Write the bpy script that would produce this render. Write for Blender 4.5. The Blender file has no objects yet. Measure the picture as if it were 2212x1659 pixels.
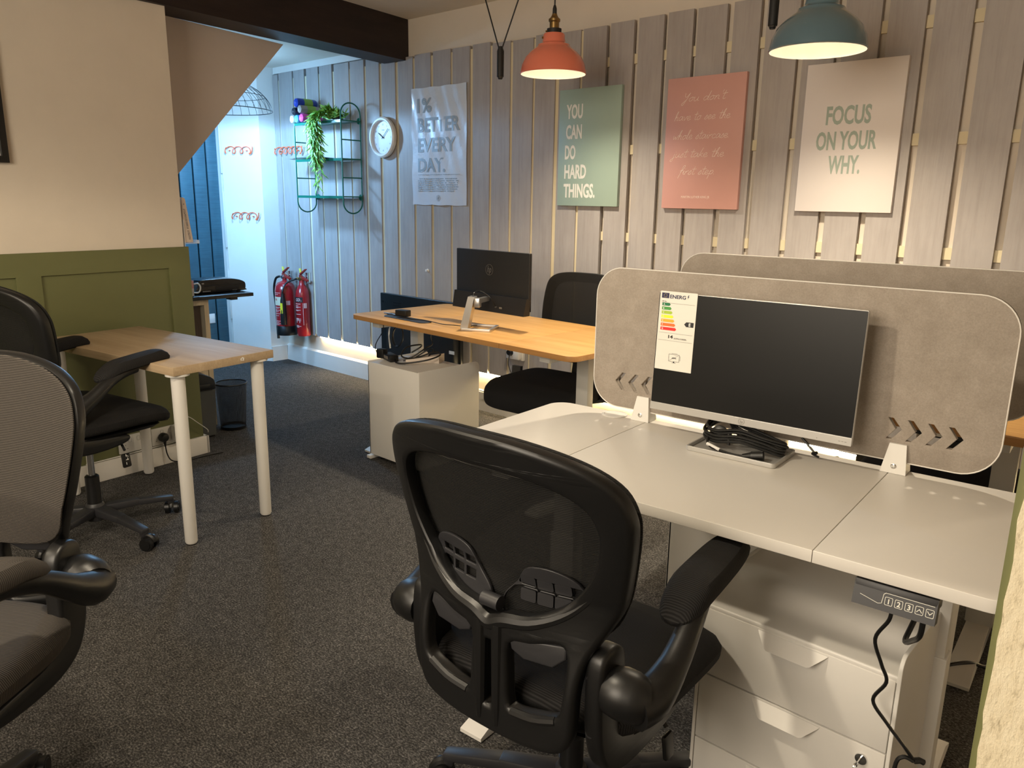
import bpy, bmesh, math, random
from mathutils import Matrix, Vector, Euler
random.seed(7)
S = bpy.context.scene
COL = S.collection
R = math.radians
PI = math.pi

# ------------------------------------------------------------------ camera
def make_camera():
    yaw, pitch, roll = R(42.40765), R(13.30121), R(0.87903)
    f = Vector((-math.sin(yaw)*math.cos(pitch), math.cos(yaw)*math.cos(pitch), -math.sin(pitch)))
    r = Vector((math.cos(yaw), math.sin(yaw), 0))
    u = r.cross(f)
    c, s = math.cos(roll), math.sin(roll)
    r2, u2 = c*r+s*u, -s*r+c*u
    cd = bpy.data.cameras.new('camera')
    cd.sensor_width = 36
    cd.lens = 1690.067/2212*36
    cd.clip_start = 0.02
    o = bpy.data.objects.new('camera', cd)
    COL.objects.link(o)
    m = Matrix((r2, u2, -f)).transposed().to_4x4()
    m.translation = Vector((0, 0, 1.38))
    o.matrix_world = m
    S.camera = o
make_camera()

# ------------------------------------------------------------------ world, big lights, exposure
S.view_settings.view_transform = 'Standard'
S.view_settings.look = 'None'
S.view_settings.gamma = 1
S.view_settings.use_curve_mapping = False
S.view_settings.exposure = 0.08
W = bpy.data.worlds.new('world')
S.world = W
W.use_nodes = True
W.node_tree.nodes['Background'].inputs[0].default_value = (1, .86, .68, 1)
W.node_tree.nodes['Background'].inputs[1].default_value = .02
WARM = (1, .86, .65)
COOL = (.29, .60, 1)

def light(name, kind, loc, power, col, size=.04, spot=None, aim=None, spread=180):
    l = bpy.data.lights.new(name, kind)
    l.energy = power
    l.color = col
    if kind == 'AREA':
        l.size = size
    else:
        l.shadow_soft_size = size
    if spot:
        l.spot_size = R(spot); l.spot_blend = .12
    if kind == 'AREA': l.spread = R(spread)
    o = bpy.data.objects.new(name, l)
    o.location = loc
    if aim is not None:
        o.rotation_euler = (Vector(aim)-Vector(loc)).to_track_quat('-Z', 'Y').to_euler()
    COL.objects.link(o)
    return o
# spots stand in for unseen aisle pendants; both area lights are added fill
light('aisle_lamp', 'SPOT', (-1.35, .50, 1.98), 58, WARM, .045, 160, (-1.35, .50, 0))
light('aisle_lamp', 'SPOT', (-2.5, -.9, 2.0), 40, WARM, .05, 168, (-2.5, -.9, 0))
light('alcove_fill', 'AREA', (-5.1, 1.45, 1.75), 15, COOL, .8, aim=(-5.8, 3.4, 1.1), spread=80)  # added cool fill that evens out the alcove, no fixture there
light('rear_fill', 'AREA', (-1.0, -1.6, 1.95), 88, (1, .87, .70), 1.6, aim=(-1.8, 2.6, 1.1))  # added soft warm fill from behind the camera, not a fixture

# ------------------------------------------------------------------ helpers
def lin(h):
    h = h.lstrip('#')
    out = []
    for i in (0, 2, 4):
        c = int(h[i:i+2], 16)/255
        out.append(c/12.92 if c <= .04045 else ((c+.055)/1.055)**2.4)
    return tuple(out)

class N:
    """small node-tree builder"""
    def __init__(s, name):
        s.m = bpy.data.materials.new(name)
        s.m.use_nodes = True
        s.t = s.m.node_tree
        s.b = s.t.nodes['Principled BSDF']
        s.out = s.t.nodes['Material Output']
        s._co = None
    def n(s, kind, **kw):
        x = s.t.nodes.new(kind)
        for k, v in kw.items():
            if k[0] == '_':
                x.inputs[k[1:].replace('_', ' ')].default_value = v
            else:
                setattr(x, k, v)
        return x
    def l(s, a, b):
        s.t.links.new(a, b)
    def co(s, scale=(1, 1, 1), space='Object'):
        tc = s.n('ShaderNodeTexCoord')
        mp = s.n('ShaderNodeMapping')
        mp.inputs['Scale'].default_value = scale
        s.l(tc.outputs[space], mp.inputs[0])
        return mp.outputs[0]
    def noise(s, co, scale, detail=4, rough=.6):
        x = s.n('ShaderNodeTexNoise')
        x.inputs['Scale'].default_value = scale
        x.inputs['Detail'].default_value = detail
        x.inputs['Roughness'].default_value = rough
        s.l(co, x.inputs['Vector'])
        return x.outputs['Fac']
    def ramp(s, fac, stops):
        x = s.n('ShaderNodeValToRGB')
        e = x.color_ramp.elements
        while len(e) < len(stops):
            e.new(.5)
        for el, (p, c) in zip(e, stops):
            el.position = p
            el.color = (*c, 1) if len(c) == 3 else c
        s.l(fac, x.inputs[0])
        return x.outputs[0]
    def bump(s, h, strength, dist=.002):
        x = s.n('ShaderNodeBump')
        x.inputs['Strength'].default_value = strength
        x.inputs['Distance'].default_value = dist
        s.l(h, x.inputs['Height'])
        s.l(x.outputs[0], s.b.inputs['Normal'])
    def mixmul(s, a, b, fac=1):
        x = s.n('ShaderNodeMix', data_type='RGBA', blend_type='MULTIPLY')
        x.inputs['Factor'].default_value = fac
        s.l(a, x.inputs[6]); s.l(b, x.inputs[7])
        return x.outputs[2]

def plain(name, col, rough=.5, metal=0, spec=.5, bump=0, bscale=200, coat=0, vary=.04):
    n = N(name)
    if isinstance(col, str):
        col = lin(col)
    co = n.co()
    f = n.noise(co, 6, 3)
    a = tuple(max(0, c*(1-vary)) for c in col)
    b = tuple(min(1, c*(1+vary)) for c in col)
    n.l(n.ramp(f, [(.3, a), (.7, b)]), n.b.inputs['Base Color'])
    n.b.inputs['Roughness'].default_value = rough
    n.b.inputs['Metallic'].default_value = metal
    n.b.inputs['Specular IOR Level'].default_value = spec
    if coat:
        n.b.inputs['Coat Weight'].default_value = coat
    if bump:
        n.bump(n.noise(co, bscale, 3), bump)
    return n.m

def emit(name, col, strength):
    n = N(name)
    n.b.inputs['Base Color'].default_value = (*col, 1)
    n.b.inputs['Emission Color'].default_value = (*col, 1)
    n.b.inputs['Emission Strength'].default_value = strength
    return n.m

def wood(name, c1, c2, c3, axis='X', scale=1, rough=.45):
    n = N(name)
    st = {'X': (1.2, 14, 14), 'Y': (14, 1.2, 14), 'Z': (14, 14, 1.2)}[axis]
    co = n.co(tuple(v*scale for v in st))
    a = n.noise(co, 1.6, 6, .6)
    st2 = {'X': (2, 90, 90), 'Y': (90, 2, 90), 'Z': (90, 90, 2)}[axis]
    b = n.noise(n.co(tuple(v*scale for v in st2)), 1.5, 4)
    c = n.ramp(a, [(.25, c1), (.5, c2), (.75, c3)])
    g = n.ramp(b, [(.3, (.86, .84, .82)), (.65, (1, 1, 1))])
    n.l(n.mixmul(c, g), n.b.inputs['Base Color'])
    n.b.inputs['Roughness'].default_value = rough
    n.b.inputs['Specular IOR Level'].default_value = .35
    n.bump(b, .08, .001)
    return n.m

def ribbed(name, col, rib=260, axis='Z', alpha=0, rough=.85, contrast=.55):
    """woven mesh fabric with fine ribs; alpha > 0 lets the gaps show what is behind"""
    n = N(name)
    co = n.co()
    sep = n.n('ShaderNodeSeparateXYZ')
    n.l(co, sep.inputs[0])
    mul = n.n('ShaderNodeMath', operation='MULTIPLY'); mul.inputs[1].default_value = rib*2*PI
    n.l(sep.outputs[axis], mul.inputs[0])
    sn = n.n('ShaderNodeMath', operation='SINE'); n.l(mul.outputs[0], sn.inputs[0])
    mr = n.n('ShaderNodeMapRange'); mr.inputs['From Min'].default_value = -1
    n.l(sn.outputs[0], mr.inputs[0])
    lo = tuple(c*(1-contrast) for c in col)
    n.l(n.ramp(mr.outputs[0], [(.2, lo), (.8, col)]), n.b.inputs['Base Color'])
    n.b.inputs['Roughness'].default_value = rough
    n.b.inputs['Specular IOR Level'].default_value = .25
    n.bump(mr.outputs[0], .5, .001)
    if alpha:
        tr = n.n('ShaderNodeBsdfTransparent')
        mx = n.n('ShaderNodeMixShader')
        r2 = n.ramp(mr.outputs[0], [(.15, (alpha*1.6,)*3), (.85, (alpha*.5,)*3)])
        n.l(r2, mx.inputs[0]); n.l(n.b.outputs[0], mx.inputs[1]); n.l(tr.outputs[0], mx.inputs[2])
        n.l(mx.outputs[0], n.out.inputs['Surface'])
    return n.m

def wiremesh(name, col, cells=260, open_=.45):
    n = N(name)
    ck = n.n('ShaderNodeTexChecker'); ck.inputs['Scale'].default_value = cells
    n.l(n.co(), ck.inputs[0])
    n.b.inputs['Base Color'].default_value = (*col, 1)
    n.b.inputs['Metallic'].default_value = .6
    n.b.inputs['Roughness'].default_value = .45
    tr = n.n('ShaderNodeBsdfTransparent'); mx = n.n('ShaderNodeMixShader')
    m2 = n.n('ShaderNodeMath', operation='MULTIPLY'); m2.inputs[1].default_value = open_*2
    n.l(ck.outputs['Fac'], m2.inputs[0])
    n.l(m2.outputs[0], mx.inputs[0]); n.l(n.b.outputs[0], mx.inputs[1]); n.l(tr.outputs[0], mx.inputs[2])
    n.l(mx.outputs[0], n.out.inputs['Surface'])
    return n.m

def catmull(pts, k=6, closed=True):
    P = [Vector(p) for p in pts]
    n = len(P); out = []
    rng = range(n) if closed else range(n-1)
    for i in rng:
        if closed:
            a, b, c, d = P[(i-1) % n], P[i], P[(i+1) % n], P[(i+2) % n]
        else:
            a, b, c, d = P[max(i-1, 0)], P[i], P[i+1], P[min(i+2, n-1)]
        for j in range(k):
            t = j/k
            out.append(.5*((2*b)+(c-a)*t+(2*a-5*b+4*c-d)*t*t+(3*b-a-3*c+d)*t**3))
    if not closed:
        out.append(P[-1])
    return out

def rrect(x0, y0, x1, y1, r, k=6):
    rr = r if isinstance(r, (list, tuple)) else [r]*4   # BL BR TR TL
    cs = [(x0+rr[0], y0+rr[0], PI, rr[0]), (x1-rr[1], y0+rr[1], 1.5*PI, rr[1]), (x1-rr[2], y1-rr[2], 0, rr[2]), (x0+rr[3], y1-rr[3], .5*PI, rr[3])]
    out = []
    for cx, cy, a, q in cs:
        if q <= 1e-6:
            out.append((cx, cy)); continue
        for j in range(k+1):
            t = a+.5*PI*j/k
            out.append((cx+q*math.cos(t), cy+q*math.sin(t)))
    return out

def circ(r, k=24, cx=0, cy=0, ry=None):
    ry = r if ry is None else ry
    return [(cx+r*math.cos(2*PI*i/k), cy+ry*math.sin(2*PI*i/k)) for i in range(k)]

# plane maps: (x, y, depth) -> 3D
def XZ(y0): return lambda x, y, z: (x, y0-z, y)          # faces -Y, depth towards the viewer
def XY(z0): return lambda x, y, z: (x, y, z0+z)
def YZ(x0): return lambda x, y, z: (x0+z, x, y)

SCRIPT = {
 'a': ([[(.8, .85), (.4, 1), (.1, .5), (.3, .05), (.7, .4), (.85, .95), (.85, .2), (1.1, .1)]], 1.05), 'c': ([[(.75, .8), (.4, 1), (.1, .5), (.35, .02), (.9, .25)]], .85),
 'd': ([[(.75, .8), (.35, .95), (.08, .4), (.35, .03), (.75, .5), (.95, 2.1), (.85, .25), (1.1, .1)]], 1.05), 'e': ([[(.05, .4), (.6, .6), (.55, .98), (.2, .85), (.1, .35), (.4, .02), (.9, .3)]], .85),
 'f': ([[(.2, .5), (.7, 1.6), (.75, 2.15), (.45, 2.0), (.3, .5), (.1, -.9)], [(.05, .9), (.7, 1.0)]], .65), 'h': ([[(.1, 0), (.3, 1.2), (.45, 2.2), (.2, 1.6), (.15, 0)], [(.17, .5), (.5, .95), (.7, .7), (.65, .15), (.95, .1)]], .95),
 'i': ([[(.1, .4), (.25, .95), (.22, .15), (.5, .15)], [(.33, 1.35), (.38, 1.42)]], .45), 'j': ([[(.3, .95), (.28, -.6), (.05, -.95), (-.15, -.6), (.5, .15)], [(.38, 1.35), (.43, 1.42)]], .55),
 'k': ([[(.1, 0), (.25, 1.2), (.4, 2.2)], [(.75, .95), (.25, .5), (.5, .35), (.9, .05)]], .9), 'l': ([[(.05, .2), (.4, 1.6), (.45, 2.2), (.25, 1.9), (.2, .2), (.5, .1)]], .5),
 'n': ([[(.1, 0), (.2, .95)], [(.15, .5), (.5, .95), (.7, .75), (.7, .2), (1.0, .12)]], 1.0), 'o': ([[(.5, .95), (.12, .6), (.3, .03), (.75, .35), (.65, .9), (.45, .95), (1.0, .85)]], .95),
 'p': ([[(.2, .95), (.1, -1.0)], [(.18, .6), (.55, 1), (.8, .6), (.55, .1), (.2, .2)]], .9), 'r': ([[(.1, 0), (.2, .9), (.25, .6), (.6, .95), (.75, .85)]], .75),
 's': ([[(.05, .15), (.45, 1), (.55, .6), (.6, .2), (.3, 0), (.1, .15)]], .7), 't': ([[(.35, 1.9), (.25, .3), (.4, .05), (.7, .2)], [(-.1, 1.25), (.75, 1.35)]], .6),
 'u': ([[(.1, .95), (.12, .2), (.4, .03), (.7, .5), (.75, .95), (.75, .2), (1.0, .12)]], 1.0), 'v': ([[(.1, .95), (.35, .05), (.75, .95), (.9, .85)]], .85),
 'w': ([[(.1, .95), (.25, .05), (.55, .7), (.75, .05), (1.1, .95), (1.2, .85)]], 1.15), 'Y': ([[(.1, 2.0), (.25, 1.2), (.6, 1.1), (1.0, 2.0)], [(1.0, 2.0), (.7, .4), (.35, -.8), (.1, -.5), (.6, .3)]], 1.1),
 "'": ([[(.2, 2.1), (.12, 1.6)]], .3), '.': ([[(.1, .05), (.18, .1)]], .3), ' ': ([], .75)}

class MB:
    def __init__(s):
        s.bm = bmesh.new()
    def _take(s, tmp, M=None, func=None):
        if M is not None:
            bmesh.ops.transform(tmp, matrix=M, verts=tmp.verts)
        if func:
            for v in tmp.verts:
                v.co = func(*v.co)
        bmesh.ops.recalc_face_normals(tmp, faces=tmp.faces)
        me = bpy.data.meshes.new('t'); tmp.to_mesh(me); tmp.free()
        s.bm.from_mesh(me); bpy.data.meshes.remove(me)
        return s
    def box(s, size, c, rot=None, bevel=0, seg=2, M=None):
        t = bmesh.new(); bmesh.ops.create_cube(t, size=1)
        for v in t.verts:
            v.co = (v.co.x*size[0], v.co.y*size[1], v.co.z*size[2])
        if bevel:
            bmesh.ops.bevel(t, geom=t.edges[:], offset=bevel, segments=seg, profile=.5, affect='EDGES')
        m = Matrix.Translation(c)
        if rot is not None:
            m = m @ Euler(rot).to_matrix().to_4x4()
        if M is not None:
            m = M @ m
        return s._take(t, m)
    def b2(s, x0, x1, y0, y1, z0, z1, bevel=0):
        return s.box((x1-x0, y1-y0, z1-z0), ((x0+x1)/2, (y0+y1)/2, (z0+z1)/2), None, bevel)
    def hexa(s, p):
        """8 points: bottom loop then top loop"""
        t = bmesh.new(); v = [t.verts.new(q) for q in p]
        for f in ((0, 1, 2, 3), (4, 5, 6, 7), (0, 1, 5, 4), (1, 2, 6, 5), (2, 3, 7, 6), (3, 0, 4, 7)):
            t.faces.new([v[i] for i in f])
        return s._take(t)
    def beam(s, p0, p1, w0, h0, w1=None, h1=None, bevel=0):
        w1 = w0 if w1 is None else w1; h1 = h0 if h1 is None else h1
        p0, p1 = Vector(p0), Vector(p1); d = (p1-p0).normalized()
        side = d.cross(Vector((0, 0, 1)))
        if side.length < 1e-4: side = Vector((1, 0, 0))
        side.normalize(); up = side.cross(d)
        t = bmesh.new(); vs = []
        for p, w, h in ((p0, w0, h0), (p1, w1, h1)):
            for a, b in ((-1, -1), (1, -1), (1, 1), (-1, 1)):
                vs.append(t.verts.new(p+side*a*w/2+up*b*h/2))
        for f in ((0, 1, 2, 3), (4, 5, 6, 7), (0, 1, 5, 4), (1, 2, 6, 5), (2, 3, 7, 6), (3, 0, 4, 7)):
            t.faces.new([vs[i] for i in f])
        if bevel:
            bmesh.ops.bevel(t, geom=t.edges[:], offset=bevel, segments=2, profile=.5, affect='EDGES')
        return s._take(t)
    def tube(s, pts, r, seg=10, closed=False, smooth=0, flat=1, M=None):
        P = catmull(pts, smooth, closed) if smooth else [Vector(p) for p in pts]
        n = len(P)
        if isinstance(r, (list, tuple)):
            m = len(r); rr = []
            for i in range(n):
                q = i/(n-1)*(m-1); j = min(int(q), m-2); rr.append(r[j]+(r[j+1]-r[j])*(q-j))
        else:
            rr = [r]*n
        t = bmesh.new(); rings = []
        up = None
        for i in range(n):
            if closed: d = P[(i+1) % n]-P[(i-1) % n]
            else: d = P[min(i+1, n-1)]-P[max(i-1, 0)]
            d.normalize()
            if up is None:
                up = Vector((0, 0, 1)) if abs(d.z) < .9 else Vector((1, 0, 0))
            side = d.cross(up)
            if side.length < 1e-5: side = d.cross(Vector((0, 1, .1)))
            side.normalize(); up = side.cross(d); up.normalize()
            rings.append([t.verts.new(P[i]+side*math.cos(2*PI*k/seg)*rr[i]+up*math.sin(2*PI*k/seg)*rr[i]*flat) for k in range(seg)])
        m = n if closed else n-1
        for i in range(m):
            a, b = rings[i], rings[(i+1) % n]
            for k in range(seg):
                t.faces.new((a[k], a[(k+1) % seg], b[(k+1) % seg], b[k]))
        if not closed:
            t.faces.new(rings[0]); t.faces.new(rings[-1][::-1])
        return s._take(t, M)
    def lathe(s, prof, c=(0, 0, 0), seg=32, rot=None, M=None, cap=True):
        t = bmesh.new(); rings = []
        for r, z in prof:
            if r < 1e-6: rings.append([t.verts.new((0, 0, z))])
            else: rings.append([t.verts.new((r*math.cos(2*PI*k/seg), r*math.sin(2*PI*k/seg), z)) for k in range(seg)])
        for a, b in zip(rings, rings[1:]):
            if len(a) == 1 and len(b) == 1: continue
            for k in range(seg):
                k2 = (k+1) % seg
                if len(a) == 1: t.faces.new((a[0], b[k2], b[k]))
                elif len(b) == 1: t.faces.new((a[k], a[k2], b[0]))
                else: t.faces.new((a[k], a[k2], b[k2], b[k]))
        if cap:
            if len(rings[0]) > 1: t.faces.new(rings[0][::-1])
            if len(rings[-1]) > 1: t.faces.new(rings[-1])
        m = Matrix.Translation(c)
        if rot is not None: m = m @ Euler(rot).to_matrix().to_4x4()
        if M is not None: m = M @ m
        return s._take(t, m)
    def cyl(s, r, p0, p1, seg=20, r1=None):
        p0, p1 = Vector(p0), Vector(p1); d = p1-p0
        q = d.to_track_quat('Z', 'Y').to_matrix().to_4x4()
        return s.lathe([(r, 0), (r if r1 is None else r1, d.length)], seg=seg, M=Matrix.Translation(p0) @ q)
    def ball(s, r, c, sc=(1, 1, 1), seg=16):
        t = bmesh.new(); bmesh.ops.create_uvsphere(t, u_segments=seg, v_segments=seg//2, radius=r)
        return s._take(t, Matrix.Translation(c) @ Matrix.Diagonal((*sc, 1)))
    def plate(s, loops, thick, func=None, bevel=0, M=None, sub=0, res=2):
        c = bpy.data.curves.new('c', 'CURVE'); c.dimensions = '2D'; c.fill_mode = 'BOTH'
        c.extrude = max(thick/2-bevel, 0)
        if bevel:
            c.bevel_depth = bevel; c.bevel_resolution = res; c.offset = -bevel
        for L in loops:
            sp = c.splines.new('POLY'); sp.points.add(len(L)-1); sp.use_cyclic_u = True
            for p, q in zip(sp.points, L): p.co = (q[0], q[1], 0, 1)
        o = bpy.data.objects.new('c', c); me = bpy.data.meshes.new_from_object(o)
        bpy.data.objects.remove(o); bpy.data.curves.remove(c)
        t = bmesh.new(); t.from_mesh(me); bpy.data.meshes.remove(me)
        bmesh.ops.remove_doubles(t, verts=t.verts, dist=1e-6)
        for lim in ([sub]*5 if sub else []):
            es = [e for e in t.edges if e.calc_length() > lim]
            if not es: break
            bmesh.ops.subdivide_edges(t, edges=es, cuts=1)
            bmesh.ops.triangulate(t, faces=[f for f in t.faces if len(f.verts) > 4])
        return s._take(t, M, func)
    def text(s, body, h, w, func, x=0, y=0, align='LEFT', shear=0, bold=0, depth=.0004):
        """lettering h high; squeezed or stretched to width w if given; x,y = lower left (or centre) of the line"""
        c = bpy.data.curves.new('t', 'FONT'); c.body = body; c.size = 1; c.shear = shear; c.offset = bold
        c.extrude = 0; c.resolution_u = 3
        o = bpy.data.objects.new('t', c); me = bpy.data.meshes.new_from_object(o)
        bpy.data.objects.remove(o); bpy.data.curves.remove(c)
        if not me.vertices: return s
        xs = [v.co.x for v in me.vertices]; ys = [v.co.y for v in me.vertices]
        k = h/.729
        kx = w/(max(xs)-min(xs)) if w else k
        ww = (max(xs)-min(xs))*kx
        x0 = x if align == 'LEFT' else (x-ww/2 if align == 'CENTER' else x-ww)
        t = bmesh.new(); t.from_mesh(me); mn = min(xs); bpy.data.meshes.remove(me)
        r = bmesh.ops.extrude_face_region(t, geom=t.faces[:])
        up = {e for e in r['geom'] if isinstance(e, bmesh.types.BMVert)}
        for v in t.verts:
            v.co = Vector((x0+(v.co.x-mn)*kx, y+v.co.y*k, depth if v in up else 0))
        return s._take(t, None, func)
    def script(s, body, w, xh, func, cx, y, r=.0008):
        """hand-drawn joined lettering, centred on cx, baseline y"""
        lines = []; x = 0
        for ch in body:
            st, adv = SCRIPT[ch]
            for q in st: lines.append([(x+a+.28*b, b) for a, b in q])
            x += adv
        k = w/x
        for q in lines:
            P = catmull([(a, b, 0) for a, b in q], 5, False)
            t = MB().tube([(cx-w/2+v.x*k, y+v.y*xh, .0003) for v in P], r, 5, flat=.4)
            tm = bmesh.new(); me = bpy.data.meshes.new('t'); t.bm.to_mesh(me); t.bm.free(); tm.from_mesh(me); bpy.data.meshes.remove(me)
            s._take(tm, None, func)
        return s
    def superpad(s, prof, sx, sy, e=4, seg=40, c=(0, 0, 0), warp=None, M=None):
        """stack of superellipse rings: prof = [(scale, z)]"""
        t = bmesh.new(); rings = []
        for k, z in prof:
            if k < 1e-6: rings.append([t.verts.new((0, 0, z))]); continue
            ring = []
            for i in range(seg):
                a = 2*PI*i/seg; ca, sa = math.cos(a), math.sin(a)
                x = math.copysign(abs(ca)**(2/e), ca)*sx*k; y = math.copysign(abs(sa)**(2/e), sa)*sy*k
                ring.append(t.verts.new((x, y, z)))
            rings.append(ring)
        for a, b in zip(rings, rings[1:]):
            for k in range(seg):
                k2 = (k+1) % seg
                if len(a) == 1: t.faces.new((a[0], b[k2], b[k]))
                elif len(b) == 1: t.faces.new((a[k], a[k2], b[0]))
                else: t.faces.new((a[k], a[k2], b[k2], b[k]))
        if warp:
            for v in t.verts: v.co = warp(v.co)
        m = Matrix.Translation(c)
        if M is not None: m = M @ m
        return s._take(t, m)
    def grid(s, fn, nu, nv):
        t = bmesh.new()
        g = [[t.verts.new(fn(i/nu, j/nv)) for j in range(nv+1)] for i in range(nu+1)]
        for i in range(nu):
            for j in range(nv): t.faces.new((g[i][j], g[i+1][j], g[i+1][j+1], g[i][j+1]))
        return s._take(t)
    def build(s, name, mat, parent=None, loc=None, rotz=None, sharp=35):
        me = bpy.data.meshes.new(name); s.bm.to_mesh(me); s.bm.free()
        me.polygons.foreach_set('use_smooth', [True]*len(me.polygons))
        me.set_sharp_from_angle(angle=R(sharp))
        me.materials.append(mat)
        o = bpy.data.objects.new(name, me); COL.objects.link(o)
        if parent: o.parent = parent
        if loc is not None: o.location = loc
        if rotz is not None: o.rotation_euler = (0, 0, R(rotz))
        return o

def tag(o, label, cat, group=None):
    o['label'] = label; o['category'] = cat
    if group: o['group'] = group
    return o
def thing(name, label, cat, loc=(0, 0, 0), rotz=0, group=None):
    o = bpy.data.objects.new(name, None); COL.objects.link(o)
    o.empty_display_size = .1
    o.location = loc; o.rotation_euler = (0, 0, R(rotz))
    return tag(o, label, cat, group)
def struct(o):
    o['kind'] = 'structure'; return o
def copy_tree(o, parent=None):
    c = o.copy(); COL.objects.link(c)
    if parent: c.parent = parent
    for ch in o.children: copy_tree(ch, c)
    return c

# ------------------------------------------------------------------ materials
M = {}
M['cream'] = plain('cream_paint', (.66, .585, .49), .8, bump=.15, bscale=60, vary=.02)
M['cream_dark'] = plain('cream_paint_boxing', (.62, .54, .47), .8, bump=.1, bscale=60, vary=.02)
M['white_paint'] = plain('white_paint', (.74, .71, .66), .55, vary=.02)
M['backing'] = plain('cream_backing_paint', (.66, .58, .40), .8, vary=.03)
M['ceil'] = plain('ceiling_paint', (.72, .66, .56), .9, bump=.2, bscale=40, vary=.02)
M['green'] = plain('olive_green_paint', (.135, .142, .056), .55, bump=.08, bscale=50, vary=.03)
M['black'] = plain('black_plastic', (.005, .005, .0053), .40, bump=.05, bscale=700, vary=.1)
M['black_matte'] = plain('black_matte_plastic', (.008, .008, .0085), .6, vary=.1)
M['grey_plastic'] = plain('charcoal_plastic', (.022, .022, .025), .45, vary=.08)
M['cable'] = plain('black_cable', (.007, .007, .007), .38, vary=.05)
M['white_steel'] = plain('white_powder_coat', (.72, .70, .66), .42, vary=.01)
M['grey_steel'] = plain('pale_grey_powder_coat', (.50, .49, .46), .45, vary=.01)
M['white_lam'] = plain('white_laminate', (.70, .67, .62), .38, vary=.01)
M['felt'] = None
M['silver'] = plain('silver_plastic', (.55, .54, .52), .35, metal=.5, vary=.02)
M['alu'] = plain('brushed_aluminium', (.62, .61, .60), .3, metal=.9, vary=.03)
M['chrome'] = plain('chrome', (.75, .75, .75), .12, metal=1, vary=.02)
M['brass'] = plain('aged_brass', (.30, .19, .07), .35, metal=.9, vary=.15)
M['screen'] = plain('black_screen', (.006, .006, .006), .34, spec=.28, vary=.02)
M['red'] = plain('red_enamel', (.34, .012, .016), .24, coat=.4, vary=.02)
M['white'] = plain('white_card', (.76, .75, .72), .6, vary=.01)
M['paper'] = plain('white_paper', (.72, .73, .76), .45, vary=.02)
M['ink'] = plain('black_ink', (.012, .012, .014), .6, vary=.02)
M['coral'] = plain('coral_enamel', (.70, .185, .115), .25, coat=.5, vary=.02)
M['steelblue'] = plain('blue_grey_enamel', (.095, .165, .205), .25, coat=.5, vary=.02)
M['enamel_white'] = plain('white_enamel', (.85, .82, .76), .35, vary=.01)
M['teal'] = plain('green_wire_enamel', (.008, .13, .085), .35, vary=.04)
M['orange'] = plain('orange_wire', (.72, .13, .045), .4, vary=.04)
M['oak'] = wood('pale_oak_laminate', (.40, .295, .18), (.45, .335, .21), (.50, .385, .25), 'X', 1, .62)
M['orange_wood'] = wood('honey_oak_laminate', (.48, .25, .075), (.55, .305, .10), (.62, .36, .13), 'X', 1)
M['orange_edge'] = wood('honey_oak_edge', (.34, .17, .055), (.40, .205, .07), (.45, .24, .085), 'X', 1)
M['beam'] = wood('dark_stained_timber', (.010, .006, .0055), (.020, .0115, .010), (.032, .019, .015), 'Y', .8, .5)
M['mesh_back'] = ribbed('black_mesh_fabric', (.014, .0135, .013), 290, 'Z', .15)
M['mesh_seat'] = ribbed('black_ribbed_fabric', (.021, .020, .020), 250, 'Y', 0, contrast=.7)
M['mesh_pad'] = ribbed('black_ribbed_padding', (.020, .019, .019), 260, 'Y', 0, contrast=.7)
M['mesh_grey'] = ribbed('grey_mesh_fabric', (.085, .074, .064), 290, 'Z', .10, contrast=.75)
M['seat_grey'] = ribbed('grey_ribbed_fabric', (.075, .066, .058), 250, 'Y', 0, contrast=.6)
M['seat_black'] = plain('black_fabric', (.010, .010, .011), .9, spec=.2, bump=.4, bscale=900, vary=.1)

def mk_carpet():
    n = N('charcoal_carpet')
    co = n.co()
    st = n.co((1, 1.6, 1))
    a = n.noise(st, 130, 3, .75)
    b = n.noise(co, 34, 4, .6)
    c = n.noise(co, 2.2, 2)
    col = n.ramp(a, [(.34, (.022, .021, .0205)), (.50, (.070, .067, .064)), (.63, (.19, .18, .17)), (.78, (.34, .32, .30))])
    g = n.ramp(b, [(.3, (.62, .62, .62)), (.7, (1.15, 1.15, 1.15))])
    d = n.ramp(c, [(.3, (.9, .9, .9)), (.7, (1.08, 1.08, 1.08))])
    n.l(n.mixmul(n.mixmul(col, g), d), n.b.inputs['Base Color'])
    n.b.inputs['Roughness'].default_value = 1
    n.b.inputs['Specular IOR Level'].default_value = .1
    n.bump(a, .9, .006)
    return n.m
M['carpet'] = mk_carpet()

def mk_slat():
    n = N('grey_painted_board')
    co = n.co((1, 1, .06))
    a = n.noise(co, 60, 5, .65)
    k = n.noise(n.co((1, 1, .5)), 9, 4)
    col = n.ramp(k, [(.25, (.335, .308, .295)), (.6, (.375, .347, .333)), (.8, (.395, .366, .35))])
    g = n.ramp(a, [(.3, (.88, .87, .86)), (.55, (1, 1, 1))])
    kn = n.n('ShaderNodeTexVoronoi'); kn.inputs['Scale'].default_value = 3.2
    n.l(n.co((1.5, 1, .8)), kn.inputs['Vector'])
    kr = n.ramp(kn.outputs['Distance'], [(.0, (.35, .33, .32)), (.022, (.75, .73, .72)), (.035, (1, 1, 1))])
    n.l(n.mixmul(n.mixmul(col, g), kr), n.b.inputs['Base Color'])
    n.b.inputs['Roughness'].default_value = .5
    n.bump(a, .35, .002)
    return n.m
M['slat'] = mk_slat()

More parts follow.
